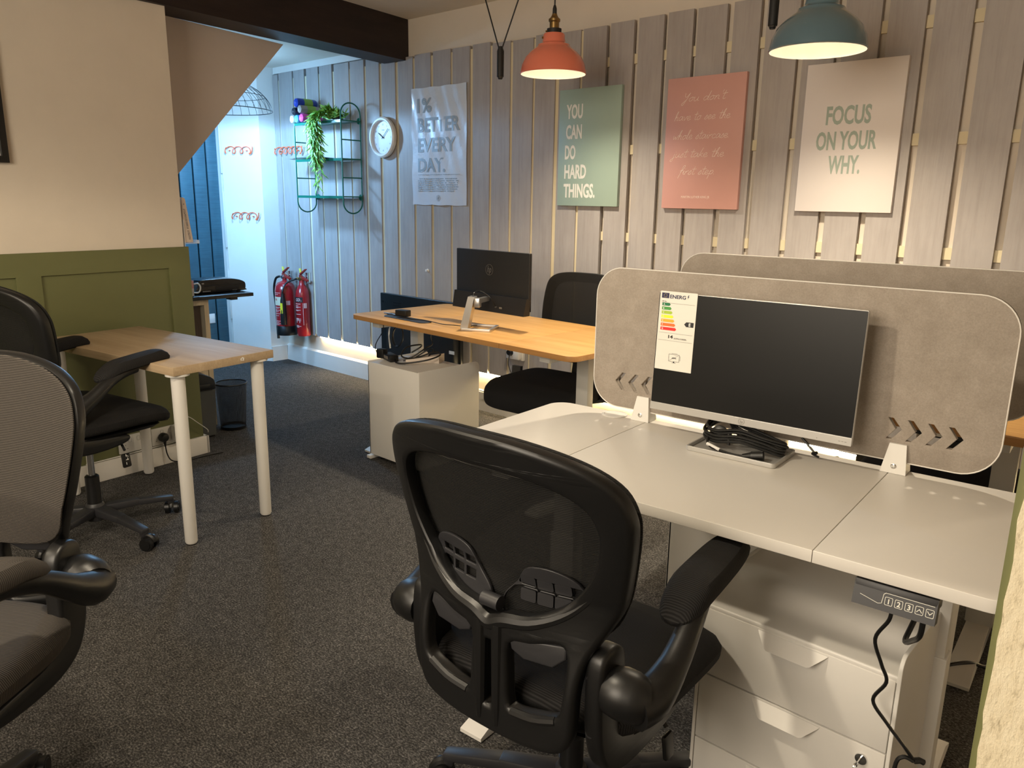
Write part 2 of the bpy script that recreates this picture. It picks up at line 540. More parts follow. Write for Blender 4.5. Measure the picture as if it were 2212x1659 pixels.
def mk_felt():
    n = N('beige_felt')
    a = n.noise(n.co(), 300, 3, .7); b = n.noise(n.co(), 18, 5, .65)
    c = n.ramp(b, [(.3, (.275, .235, .195)), (.7, (.335, .29, .245))])
    g = n.ramp(a, [(.3, (.85, .85, .85)), (.7, (1.08, 1.08, 1.08))])
    n.l(n.mixmul(c, g), n.b.inputs['Base Color'])
    n.b.inputs['Roughness'].default_value = .95
    n.bump(a, .3, .001)
    return n.m
M['felt'] = mk_felt()

def mk_rough_post():
    n = N('flaking_cream_timber')
    a = n.noise(n.co((1, 1, .5)), 60, 5, .7)
    b = n.noise(n.co((1, 1, .3)), 160, 4, .7)
    c = n.ramp(b, [(.3, (.42, .36, .24)), (.42, (.66, .58, .41)), (.7, (.74, .67, .50))])
    n.l(c, n.b.inputs['Base Color'])
    n.b.inputs['Roughness'].default_value = .8
    n.bump(a, .8, .004)
    return n.m
M['post'] = mk_rough_post()

def mk_bluewall():
    n = N('blue_painted_board')
    a = n.noise(n.co((1, .05, 1)), 120, 4, .6)
    b = n.noise(n.co(), 5, 3)
    c = n.ramp(b, [(.3, (.036, .105, .145)), (.7, (.048, .135, .18))])
    g = n.ramp(a, [(.3, (.72, .74, .76)), (.6, (1, 1, 1))])
    n.l(n.mixmul(c, g), n.b.inputs['Base Color'])
    n.b.inputs['Roughness'].default_value = .5
    n.bump(a, .3, .002)
    return n.m
M['bluewall'] = mk_bluewall()

# ------------------------------------------------------------------ room
struct(MB().b2(-7, 1.6, -2.2, 3.7, -.1, 0).build('floor', M['carpet']))
m = MB().b2(-4.40, 1.6, -2.2, 3.7, 2.52, 2.6); m.b2(-7, -4.40, .9, 3.7, 2.37, 2.6)
struct(m.build('ceiling', M['ceil']))
wb = struct(MB().b2(-6.1, 1.6, 3.625, 3.72, 0, 2.55).build('wall_back', M['cream']))
GAPS = [-5.848, -5.634, -5.468, -5.289, -5.105, -4.91, -4.729, -4.556, -4.379, -4.201, -4.027, -3.84, -3.658, -3.494, -3.321,
        -3.147, -2.977, -2.806, -2.627, -2.46, -2.282, -2.116, -1.933, -1.763, -1.583, -1.41, -1.233, -1.059, -.881, -.702]
while GAPS[-1] < 1.3: GAPS.append(GAPS[-1]+.177)
rng = random.Random(3)
m = MB()
prev = -5.932; pg = 0; pt = 0
for i, g in enumerate(GAPS):
    w = .025 if g < -2.9 else (.024 if g < -2.0 else (.029 if g < -1.3 else .034))
    w *= rng.uniform(.75, 1.2); tl = rng.uniform(-.004, .004)
    x0, x1 = prev+pg, g-w/2
    top = (2.315 if g < -4.5 else 2.283)+rng.uniform(-.008, .008); bot = .263+rng.uniform(-.002, .002)
    y0 = 3.592+rng.uniform(-.0015, .0015)
    m.hexa([(x0, y0, bot), (x1, y0, bot), (x1, 3.609, bot), (x0, 3.609, bot), (x0+pt, y0, top), (x1+tl, y0, top), (x1+tl, 3.609, top), (x0+pt, 3.609, top)])
    prev, pg, pt = g, w/2, tl
m.build('cladding', M['slat'], wb)
m = MB()
for z in (.302, .735, 1.187, 1.644, 2.096):
    m.b2(-5.93, 1.5, 3.609, 3.627, z-.024, z+.024)
m.build('batten', M['backing'], wb)
MB().b2(-5.93, -2.75, 3.601, 3.609, .275, 2.27).build('backing_sheet', M['backing'], wb)
m = MB()
m.hexa([(-5.935, 3.597, 0), (1.5, 3.597, 0), (1.5, 3.63, 0), (-5.935, 3.63, 0), (-5.935, 3.602, .125), (1.5, 3.602, .125), (1.5, 3.63, .14), (-5.935, 3.63, .14)])
struct(m.build('baseboard_back', M['white_paint']))
# end wall of the alcove, slanting boxing with the coat hooks, narrow jamb
m = MB()
m.b2(-6.05, -5.935, 3.453, 3.66, 0, 2.42)
A, B = Vector((-5.935, 3.453)), Vector((-6.222, 3.268)); nb = Vector((-.54, .841))*.09
m.hexa([(A.x, A.y, 0), (B.x, B.y, 0), (B.x+nb.x, B.y+nb.y, 0), (A.x+nb.x, A.y+nb.y, 0), (A.x, A.y, 2.42), (B.x, B.y, 2.42), (B.x+nb.x, B.y+nb.y, 2.42), (A.x+nb.x, A.y+nb.y, 2.42)])
m.b2(-6.34, -6.222, 3.283, 3.36, 0, 2.42)
m.b2(-6.30, -6.25, 3.268, 3.30, 0, 2.2)
for z0, z1 in ((.35, .75), (.95, 1.4), (1.55, 1.95)):
    m.b2(-6.25, -6.232, 3.262, 3.29, z0, z1, .002)
struct(m.build('wall_end', M['white_paint']))
struct(MB().b2(-5.935, -5.922, 3.453, 3.597, 0, .125).build('baseboard_end', M['white_paint']))
struct(MB().b2(-5.93, -4.38, 3.598, 3.63, 2.322, 2.37).build('trim_4', M['white_paint']))
m = MB(); y = 3.282
while y > 1.3:
    m.b2(-6.33, -6.30, y-.103, y, 0, 2.4, .002); y -= .117
bl = struct(m.build('wall_alcove', M['bluewall']))
MB().b2(-6.4, -6.328, 1.2, 3.29, 0, 2.4).build('backing', plain('dark_green_gap', (.006, .022, .022), .8), bl)
struct(MB().b2(-6.4, -4.2, 1.2, 1.28, 0, 2.4).build('wall_stairs', M['white_paint']))
# left wall with the olive wainscot, slightly out of square with the slatted wall
def leftwall(o):
    o.location = (-4.02, 1.87, 0); o.rotation_euler = (0, 0, R(6)); return struct(o)
leftwall(MB().b2(-.12, 0, -4.2, 0, 0, 2.262).build('wall_left', M['cream']))
m = MB()
m.plate([[(-4.2, 0), (.014, 0), (.014, 1.116), (-4.2, 1.116)], [(-.711, .28), (-.101, .28), (-.101, 1.012), (-.711, 1.012)],
         [(-1.42, .28), (-.814, .28), (-.814, 1.012), (-1.42, 1.012)]], .014, YZ(.0155), .0015)
m.b2(.0005, .009, -4.2, .012, .002, 1.112)
m.b2(-.12, .0095, .0005, .013, .002, 1.114)
leftwall(m.build('trim_1', M['green']))
m = MB().b2(.023, .043, -4.2, .034, 0, .098, .004).b2(-.12, .043, .0145, .0345, 0, .098, .004)
leftwall(m.build('baseboard_left', M['white_paint']))
# dark beam
Q = Vector((-4.285, 3.62, 0)); P = Vector((-3.998, 1.858, 0)); d = (P-Q).normalized(); F = Q+d*5.2; nb = Vector((-d.y, d.x, 0))
nb = nb if nb.x < 0 else -nb
b = nb*.215
q = [Q, F, F+b, Q+b]
m = MB().hexa([(v.x, v.y, 2.263) for v in q]+[(v.x, v.y, 2.53) for v in q])
struct(m.build('trim_2', M['beam']))
# boxed underside of the stair behind the beam
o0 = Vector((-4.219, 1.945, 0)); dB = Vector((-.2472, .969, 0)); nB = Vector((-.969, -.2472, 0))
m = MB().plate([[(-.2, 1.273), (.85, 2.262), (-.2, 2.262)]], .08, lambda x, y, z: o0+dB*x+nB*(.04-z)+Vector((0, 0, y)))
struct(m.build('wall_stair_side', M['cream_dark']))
# flaking post right beside the camera
rv = Vector((.9945, .105, 0)); fv = Vector((-.105, .9945, 0)); c0 = Vector((-.0805, .594, 0))
def postbox(m, x0, x1, y0, y1, z0=0, z1=2.5):
    p = [c0+rv*a+fv*b for a, b in ((x0, y0), (x1, y0), (x1, y1), (x0, y1))]
    m.hexa([(v.x, v.y, z0) for v in p]+[(v.x, v.y, z1) for v in p])
m = MB()
rp = random.Random(5); z = 0
t = bmesh.new(); L = []
while z < 2.5:
    e = .0022*rp.random()
    L.append((e, z)); z += rp.uniform(.006, .018)
loop = L+[(.031, 2.5), (.031, 0)]
m.plate([loop], .05, lambda x, y, zz: c0+rv*x+fv*(.025-zz)+Vector((0, 0, y)))
postbox(m, .038, .16, .004, .06)
po = struct(m.build('trim_3', M['post']))
m = MB(); postbox(m, -.003, .003, .004, .05); m.build('painted_edge', M['green'], po)
m = MB(); postbox(m, .028, .042, .03, .055); m.build('groove', plain('dark_groove', (.03, .018, .01), .8), po)
# walls behind the camera close the room
struct(MB().b2(-7, 1.6, -2.3, -2.2, 0, 2.6).build('wall_front', M['cream']))
struct(MB().b2(1.5, 1.6, -2.2, 3.7, 0, 2.6).build('wall_right', M['cream']))

# LED strip tucked behind the lower ends of the boards
t = thing('led_strip', 'warm glowing LED strip light along the bottom of the slatted boards', 'light strip', (-5.42, 3.604, .256))
MB().b2(0, 6.9, -.003, .004, -.003, .004).build('diffuser', emit('led_glow', (1, .76, .40), 110), t)
MB().b2(0, 6.9, .004, .02, -.004, .006).build('channel', M['white_steel'], t)

# ------------------------------------------------------------------ pendant lamps
def pendant(name, label, loc, mat, k, weight, wl, wr, lamp_w):
    t = thing(name, label, 'lamp', loc)
    out = [(.155, 0), (.1545, .010), (.149, .038), (.134, .070), (.112, .094), (.088, .112), (.077, .120), (.074, .128), (.064, .131), (.055, .138), (.0515, .152), (.051, .170), (.046, .177), (.030, .179)]
    inn = [(max(r-.0025, .012), z-.0018) for r, z in out]
    s = MB().lathe([(r*k, z*k) for r, z in out]+[(.014*k, .179*k)], seg=56, cap=False)
    s.lathe([(.1545*k, -.001*k), (.1565*k, .001*k), (.1555*k, .004*k), (.153*k, .002*k), (.1545*k, -.001*k)], seg=56, cap=False)
    sh = s.build('lamp_shade', mat, t)
    MB().lathe([(r*k, z*k) for r, z in inn], seg=56, cap=False).build('inner_lining', M['enamel_white'], sh)
    MB().lathe([(.034*k, .175*k), (.034*k, .198*k), (.022*k, .200*k)], seg=32).build('collar', M['black_matte'], t)
    h = MB().lathe([(.022*k, .199*k), (.0225*k, .226*k), (.027*k, .230*k), (.027*k, .240*k), (.019*k, .246*k), (.012*k, .258*k), (.012*k, .262*k)], seg=28)
    h.build('lamp_holder', M['brass'], t)
    for xa, xb, zz, rr in ((-.050, -.058, .158, .005), (-.032, -.041, .186, .004)):
        MB().tube([(xa*k*.6, xa*k*.8, zz*k), (xb*k*.6, xb*k*.8, zz*k)], rr*k, 10).build('thumb_screw', M['brass'], t)
    top = 2.52-loc[2]
    MB().lathe([(.010*k, .262*k), (.0095*k, .285*k), (.006*k, .297*k), (.0045, .30*k)], seg=16).build('cord_grip', M['black_matte'], t)
    MB().tube([(0, 0, .295*k), (0, 0, top)], .0035, 8).build('cord', M['cable'], t)
    MB().ball(.030*k, (0, 0, .095*k)).cyl(.014*k, (0, 0, .10*k), (0, 0, .17*k)).build('bulb', emit('bulb_glow', (1, .86, .62), 16), t)
    if weight:
        w = Vector(weight)-Vector(loc)
        wt = MB().lathe([(.0, -.078), (.010, -.078), (.013, -.070), (.017, -.066), (.0175, .052), (.013, .066), (.013, .074), (.0, .076)], tuple(w), 20).build('counterweight', M['black_matte'], t)
        MB().cyl(.0135, w+Vector((0, 0, -.070)), w+Vector((0, 0, -.060))).build('chrome_band', M['chrome'], wt)
        MB().tube([(wl-loc[0], w.y, top), w+Vector((-.013, 0, .07)), w+Vector((-.010, 0, .03))], .0035, 8).tube([(wr-loc[0], w.y, top), w+Vector((.013, 0, .07)), w+Vector((.010, 0, .03))], .0035, 8).build('pulley_cord', M['cable'], t)
    l = light('lamp_light', 'SPOT', (loc[0], loc[1], loc[2]+.060), lamp_w, WARM, .035, 138, (loc[0], loc[1], 0))
    l.data.spot_blend = 1.0
    return t
pendant('pendant_lamp', 'coral metal dome pendant lamp on a black cord', (-2.509, 3.0, 1.953), M['coral'], .995, (-2.851, 3.0, 2.037), -3.03, -2.63, 84)
pendant('pendant_lamp', 'blue grey metal dome pendant lamp hanging above the white poster', (-1.215, 2.9, 1.905), M['steelblue'], 1.065, (-1.39, 2.9, 2.075), -1.57, -1.19, 124)

# wire dome lamp in the alcove
t = thing('wire_lamp', 'black wire dome lamp in the bright alcove, half hidden by the stair boxing', 'lamp', (-5.5, 2.90, 1.965))
m = MB()
for k in range(34):
    a = 2*PI*k/34
    m.tube([(.36*math.cos(a), .36*math.sin(a), 0), (.335*math.cos(a), .335*math.sin(a), .07), (.26*math.cos(a), .26*math.sin(a), .145), (.14*math.cos(a), .14*math.sin(a), .20), (.02*math.cos(a), .02*math.sin(a), .22)], .0016, 6, smooth=3)
for r, z, w in ((.36, 0, .0030), (.312, .098, .002), (.02, .22, .003)):
    m.tube([(x, y, z) for x, y in circ(r, 48)], w, 6, closed=True)
m.build('wire_shade', M['black'], t)
MB().lathe([(.02, .215), (.02, .265), (.012, .28)], seg=16).tube([(0, 0, .275), (0, 0, .405)], .003, 6).build('cord', M['black'], t)
MB().ball(.034, (0, 0, .135)).cyl(.014, (0, 0, .15), (0, 0, .225)).build('bulb', emit('cool_bulb_glow', (.75, .9, 1), 20), t)
light('alcove_lamp_light', 'SPOT', (-5.36, 2.93, 1.985), 64, COOL, .05, 179, (-5.36, 2.93, 0))
light('alcove_lamp_light', 'POINT', (-5.45, 2.92, 2.05), 14, COOL, .05)

# ------------------------------------------------------------------ pictures on the slatted wall
def canvas(label, x0, x1, z0, z1, mat, rows, ink, name='wall_canvas', y=3.5915, th=.022):
    t = thing(name, label, 'wall art', ((x0+x1)/2, y, z0))
    w, h = x1-x0, z1-z0
    MB().b2(-w/2, w/2, -th, 0, 0, h, .0015).build('panel', mat, t)
    f = XZ(-th-.0003)
    for row in rows:
        body, u, v, cap, wid, al = row[:6]
        kw = row[6] if len(row) > 6 else {}
        if kw.get('script'): MB().script(body, wid, cap*.40, f, (u-.5)*w, (1-v)*h-cap*.2, .0011).build('lettering', ink, t)
        else: MB().text(body, cap, wid, f, (u-.5)*w, (1-v)*h-cap/2, al, **kw).build('lettering', ink, t)
    return t, w, h
sage = plain('sage_green_print', (.315, .42, .365), .5, vary=.02)
pink = plain('dusty_pink_print', (.57, .31, .27), .5, vary=.02)
cap = .074
canvas('sage green canvas reading YOU CAN DO HARD THINGS.', -2.932, -2.515, 1.348, 1.971, sage,
       [('YOU', .125, .184, cap, .113, 'LEFT', {'bold': .030}), ('CAN', .125, .356, cap, .111, 'LEFT', {'bold': .030}), ('DO', .115, .53, cap, .075, 'LEFT', {'bold': .030}),
        ('HARD', .115, .698, cap, .153, 'LEFT', {'bold': .030}), ('THINGS.', .11, .864, cap, .22, 'LEFT', {'bold': .030})], plain('white_print', (.72, .72, .68), .6))
sc = {'script': True}
canvas('dusty pink canvas with thin white handwritten quote', -2.236, -1.815, 1.346, 1.972, pink,
       [('You don\'t', .475, .165, .05, .23, 'CENTER', sc), ('have to see the', .468, .306, .05, .303, 'CENTER', sc), ('whole staircase.', .468, .449, .05, .308, 'CENTER', sc),
        ('just take the', .447, .587, .05, .284, 'CENTER', sc), ('first step.', .45, .719, .05, .198, 'CENTER', sc), ('MARTIN LUTHER KING JR', .456, .908, .012, .158, 'CENTER')], plain('pale_pink_print', (.80, .66, .60), .6))
canvas('white canvas reading FOCUS ON YOUR WHY. in grey green', -1.529, -1.112, 1.346, 1.970, plain('white_canvas', (.70, .655, .63), .6, vary=.01),
       [('FOCUS', .475, .344, .0755, .19, 'CENTER', {'bold': .030}), ('ON YOUR', .475, .513, .0755, .258, 'CENTER', {'bold': .030}), ('WHY.', .48, .675, .0755, .138, 'CENTER', {'bold': .030})], plain('grey_green_print', (.33, .40, .345), .6))
# paper poster in a wrinkled clear sleeve
t = thing('wall_poster', 'large wrinkled white paper poster reading 1% BETTER EVERY DAY.', 'wall art', (-3.9545, 3.590, 1.333))
w, h = .525, .744
def wav(u, v):
    x = (u-.5)*w; z = v*h
    e = .0035*math.sin(9*u+3*v)*math.sin(13*v+2)+.002*math.sin(31*u+17*v)
    edge = .0018*math.sin(21*u)*(1 if v in (0, 1) else 0)
    return Vector((x, -.006+e, z+edge))
n = N('glossy_poster_paper')
co = n.co(); nz = n.noise(co, 9, 5, .6)
n.b.inputs['Base Color'].default_value = (.60, .64, .71, 1); n.b.inputs['Roughness'].default_value = .35
n.b.inputs['Coat Weight'].default_value = .5; n.b.inputs['Coat Roughness'].default_value = .12
n.bump(nz, .35, .012)
MB().grid(wav, 26, 36).build('sheet', n.m, t, sharp=180)
WV = lambda x, z: -.006+.0035*math.sin(9*(x/.525+.5)+3*z/.744)*math.sin(13*z/.744+2)+.002*math.sin(31*(x/.525+.5)+17*z/.744)
f = lambda x, y, z: (x, WV(x, y)-.0012-z, y)
m = MB(); x0 = -.5*w+.115*w
for body, v, wid in (('1%', .144, .14), ('BETTER', .309, .405), ('EVERY', .479, .365), ('DAY.', .651, .268)):
    m.text(body, .088, wid, f, x0, (1-v)*h-.044, 'LEFT', bold=.03)
for k in range(20): m.b2(x0+k*.02025, x0+(k+1)*.02025, WV(x0+k*.02, h*.263)-.0022, WV(x0+k*.02, h*.263)-.0006, h*(1-.737)-.0015, h*(1-.737)+.0015)
rr = random.Random(2)
for i in range(7):
    z = h*(1-.772-i*.0175); x = x0+(.014 if i == 0 else 0); xe = x0+.40-(.05 if i == 6 else rr.uniform(0, .02))
    while x < xe:
        L = rr.uniform(.010, .04); m.b2(x, min(x+L, xe), WV(x, z)-.0022, WV(x, z)-.0006, z-.0032, z+.0032); x += L+.006
for k in range(6):
    a = k*PI/3
    m.tube([(.02*math.cos(a)*.5+.011*math.cos(b), WV(0, h*.061)-.0012, h*(1-.939)+.02*math.sin(a)*.5+.011*math.sin(b)) for b in [i*PI/6 for i in range(12)]], .0006, 4, closed=True)
m.build('lettering', plain('slate_print', (.29, .35, .41), .5), t)

# framed picture on the cream wall, mostly outside the frame
t = thing('picture_frame', 'black picture frame cut off by the left edge on the cream wall', 'picture frame', (-4.02, 1.87, 0), 6)
m = MB().plate([[(-1.25, 1.498), (-.779, 1.498), (-.779, 2.13), (-1.25, 2.13)], [(-1.222, 1.526), (-.807, 1.526), (-.807, 2.10), (-1.222, 2.10)]], .022, YZ(.0115), .002)
m.build('frame', M['black'], t)
MB().b2(.002, .008, -1.222, -.807, 1.526, 2.10).build('mount', M['white'], t)

# ------------------------------------------------------------------ wall clock
t = thing('wall_clock', 'round white wall clock on the grey boards showing about ten past ten', 'clock', (-4.511, 3.591, 1.783))
fy = Matrix.Rotation(R(90), 4, 'X')
MB().lathe([(.0, 0), (.120, 0), (.133, .006), (.138, .018), (.136, .032), (.126, .040), (.116, .040), (.110, .034), (.108, .020)], seg=64, M=fy, cap=False).build('case', M['white_steel'], t)
dial = MB().lathe([(0, .019), (.112, .019)], seg=64, M=fy, cap=False).build('dial', plain('clock_dial', (.66, .68, .74), .4), t)
f = XZ(-.0195); cg = plain('clock_grey', (.34, .36, .42), .5)
for k in range(12):
    a = R(90-30*(k+1)); MB().text(str(k+1), .0135, None, f, .086*math.cos(a), .086*math.sin(a)-.007, 'CENTER').build('numeral', cg, t)
MB().b2(-.014, .014, -.0202, -.0196, .046, .052).build('maker_mark', cg, t)
m = MB()
for ang, L, wd, back in ((R(90-304), .055, .005, .012), (R(90-48), .082, .0036, .014)):
    dv = Vector((math.cos(ang), 0, math.sin(ang)))
    m.beam(-dv*back+Vector((0, -.024, 0)), dv*L+Vector((0, -.024, 0)), .0015, wd)
m.cyl(.005, (0, -.019, 0), (0, -.027, 0))
m.build('hands', M['ink'], t)

# ------------------------------------------------------------------ green wire shelf
XL, XR, YF, YB = -5.36, -4.775, 3.412, 3.577
ZS = (1.900, 1.640, 1.378)
t = thing('wire_shelf', 'green metal wire wall shelf with rounded ladder ends', 'shelf', (0, 0, 0))
for X in (XL, XR):
    rr_ = (YB-YF)/2; yc = (YB+YF)/2
    pts = []
    if X == XR:
        for i in range(13):
            a = PI*i/12; pts.append((X, yc+rr_*math.cos(a), 1.945+.075*math.sin(a)))
    else: pts += [(X, YB, 1.905), (X, YF, 1.905)]
    for i in range(13):
        a = PI+PI*i/12; pts.append((X, yc+rr_*math.cos(a), 1.335+.075*math.sin(a)))
    m = MB().tube(pts, .0052, 8, closed=True)
    for z in (1.77, 1.51): m.tube([(X, YF, z), (X, YB, z)], .0045, 8)
    for z in (1.905, 1.373):
        m.lathe([(0, 0), (.022, 0), (.022, .004), (0, .004)], (X+.02 if X < -5 else X-.02, YB+.006, z), 20, (R(90), 0, 0))
    m.build('ladder_end', M['teal'], t)
for z in ZS:
    MB().b2(XL-.004, XR+.004, YF, YB, z-.004, z+.004, .001).b2(XL, XR, YF-.002, YF+.003, z-.013, z+.005).build('shelf_board', M['teal'], t)
# rolls of bags piled on the top shelf
def roll(label, x, z, r, col, hexed=False, L=.168, y=3.392):
    t = thing('bag_roll', label, 'roll', (x, y, z), 0, 'rolls of bags on the top shelf')
    mt = plain('roll_'+label.split()[0], col, .3, coat=.4, vary=.25)
    fx = Matrix.Rotation(R(-90), 4, 'X')
    sg = 7 if hexed else 22
    MB().lathe([(.004, .006), (r*.5, .002), (r*.86, 0), (r, .012), (r, L-.012), (r*.86, L), (.004, L-.004)], seg=sg, M=fx).build('roll', mt, t)
    MB().lathe([(r*1.015, L*.32), (r*1.02, L*.33), (r*1.02, L*.74), (r*1.015, L*.75)], seg=sg, M=fx, cap=False).build('paper_band', plain('lime_band', (.27, .42, .05), .5, vary=.2), t)
zt = ZS[0]+.0045
roll('white bag roll at the left of the bottom row', -5.362, zt+.030, .030, (.62, .63, .55))
roll('light blue bag roll between the white and pink ones', -5.302, zt+.029, .029, (.12, .42, .75))
roll('bright pink bag roll on the green shelf', -5.237, zt+.033, .032, (.80, .08, .42), True)
roll('black and white spotted bag roll, left of the middle row', -5.333, zt+.084, .029, (.015, .015, .02))
roll('beige brown bag roll under the dark blue one', -5.254, zt+.095, .031, (.36, .29, .24), True)
roll('dark blue bag roll on top of the pile', -5.297, zt+.142, .034, (.012, .035, .30))
# sheets on the middle shelf
t = MB()
for k in range(4):
    t.grid(lambda u, v: Vector((-5.475+.03*k+(.40-.03*k)*u, 3.42+.148*v, ZS[1]+.0055+.0028*k+.004*math.sin(5*u+k)**2+.026*math.exp(-((u-.62)/.16)**2)*(1-v)**2*(.4+.2*k)+.006*(1-v)**3)), 26, 8)
o = t.build('paper_sheets', M['white'], sharp=180)
tag(o, 'loose white paper sheets lying on the middle green shelf', 'paper')
# trailing plant
pl = thing('trailing_plant', 'artificial trailing plant with narrow green leaves spilling over the green shelf', 'plant', (-4.93, 3.50, ZS[0]+.005))
rl = random.Random(11)
n = N('plant_leaf'); r_ = n.n('ShaderNodeObjectInfo')
f_ = n.noise(n.co(), 45, 2)
n.l(n.ramp(f_, [(.3, (.06, .20, .035)), (.5, (.16, .40, .05)), (.7, (.42, .58, .10))]), n.b.inputs['Base Color'])
n.b.inputs['Roughness'].default_value = .45
leaf = MB(); stem = MB()
def add_leaf(m, p, d, L, wd):
    d = Vector(d).normalized(); s = d.cross(Vector((rl.uniform(-.3, .3), -1, rl.uniform(-.3, .3)))); s.normalize(); nn = s.cross(d)
    t = bmesh.new(); prev = None
    for i in range(5):
        q = i/4; ww = wd*math.sin(PI*min(.97, q*.9+.08)); c = Vector(p)+d*L*q+nn*(-.25*L*q*q)+Vector((0, 0, -.18*L*q*q))
        a, b, e = t.verts.new(c-s*ww), t.verts.new(c+nn*ww*.35), t.verts.new(c+s*ww)
        if prev:
            t.faces.new((prev[0], prev[1], b, a)); t.faces.new((prev[1], prev[2], e, b))
        prev = (a, b, e)
    m._take(t)
for k in range(15):
    a = rl.uniform(-1, 1)
    fall = rl.uniform(.05, .34) if k > 4 else rl.uniform(.28, .50)
    x1 = rl.uniform(-.13, -.03); yo = -.125-rl.uniform(0, .04)
    pts = [(rl.uniform(-.03, .06), rl.uniform(-.02, .03), .02), (x1*.5+.02, yo*.45, .055+rl.uniform(0, .03)), (x1, yo, .01), (x1+rl.uniform(-.02, .03), yo-.004, -fall*.5), (x1+rl.uniform(-.02, .035), yo, -fall)]
    P = catmull(pts, 7, False); stem.tube(P, .0014, 5)
    for i in range(2, len(P)):
        for _ in range(2):
            tg = (P[i]-P[i-1]).normalized()
            add_leaf(leaf, P[i], tg*.8+Vector((rl.uniform(-1, 1), rl.uniform(-1, .35), rl.uniform(-.1, .5))), rl.uniform(.045, .075), rl.uniform(.005, .0075))
for k in range(95):
    add_leaf(leaf, (rl.uniform(-.10, .085), rl.uniform(-.06, .03), rl.uniform(.015, .05)), (rl.uniform(-1, 1), rl.uniform(-1, .2), rl.uniform(.1, .9)), rl.uniform(.045, .07), rl.uniform(.005, .0075))
leaf.build('foliage', n.m, pl, sharp=180)
stem.build('stem', plain('plant_stem', (.06, .16, .04), .6), pl)
MB().lathe([(.0, 0), (.034, 0), (.04, .04), (.036, .04), (.033, .01), (0, .01)], seg=20).build('pot', M['black_matte'], pl)

# ------------------------------------------------------------------ curly orange hook racks
def hooks(label, p0, p1, nl, amp=.034, out=None):
    p0, p1 = Vector(p0), Vector(p1); d = (p1-p0); L = d.length; d.normalize()
    nrm = out
    pts = []
    K = nl*16
    for i in range(K+1):
        q = i/K; ph = 2*PI*nl*q
        pts.append(p0+d*(L*q-.62*amp*math.sin(ph))+Vector((0, 0, amp*(.15-.80*math.cos(ph))))+nrm*(.016+.014*math.sin(ph*1.0+.6)))
    m = MB().tube(pts, .0042, 7)
    e = pts[-1]; m.tube([e, e+d*.012+Vector((0, 0, -.004)), e+d*.028+Vector((0, 0, .02)), e+d*.032+Vector((0, 0, .055))], .0042, 7, smooth=4)
    e = pts[0]; m.tube([e, e-d*.008+Vector((0, 0, .025)), e+d*.008+nrm*.01+Vector((0, 0, .045))], .0035, 7, smooth=4)
    for q in (.12, .88):
        c = p0+d*L*q; m.tube([c+nrm*.001, c+nrm*.02], .005, 7)
    tag(m.build('hook_rack', M['orange']), label, 'coat hooks', 'curly orange wire coat hooks')
nv = Vector((.54, -.841, 0))
hooks('orange wire coat hooks, upper rack on the pale blue lit boxing', (-6.175, 3.298, 1.727), (-6.01, 3.405, 1.727), 3, out=nv)
hooks('orange wire coat hooks, lower rack on the pale blue lit boxing', (-6.155, 3.311, 1.208), (-5.99, 3.418, 1.208), 3, out=nv)
hooks('long orange wire coat hooks beside the green shelf', (-5.90, 3.592, 1.727), (-5.55, 3.592, 1.727), 5, out=Vector((0, -1, 0)))

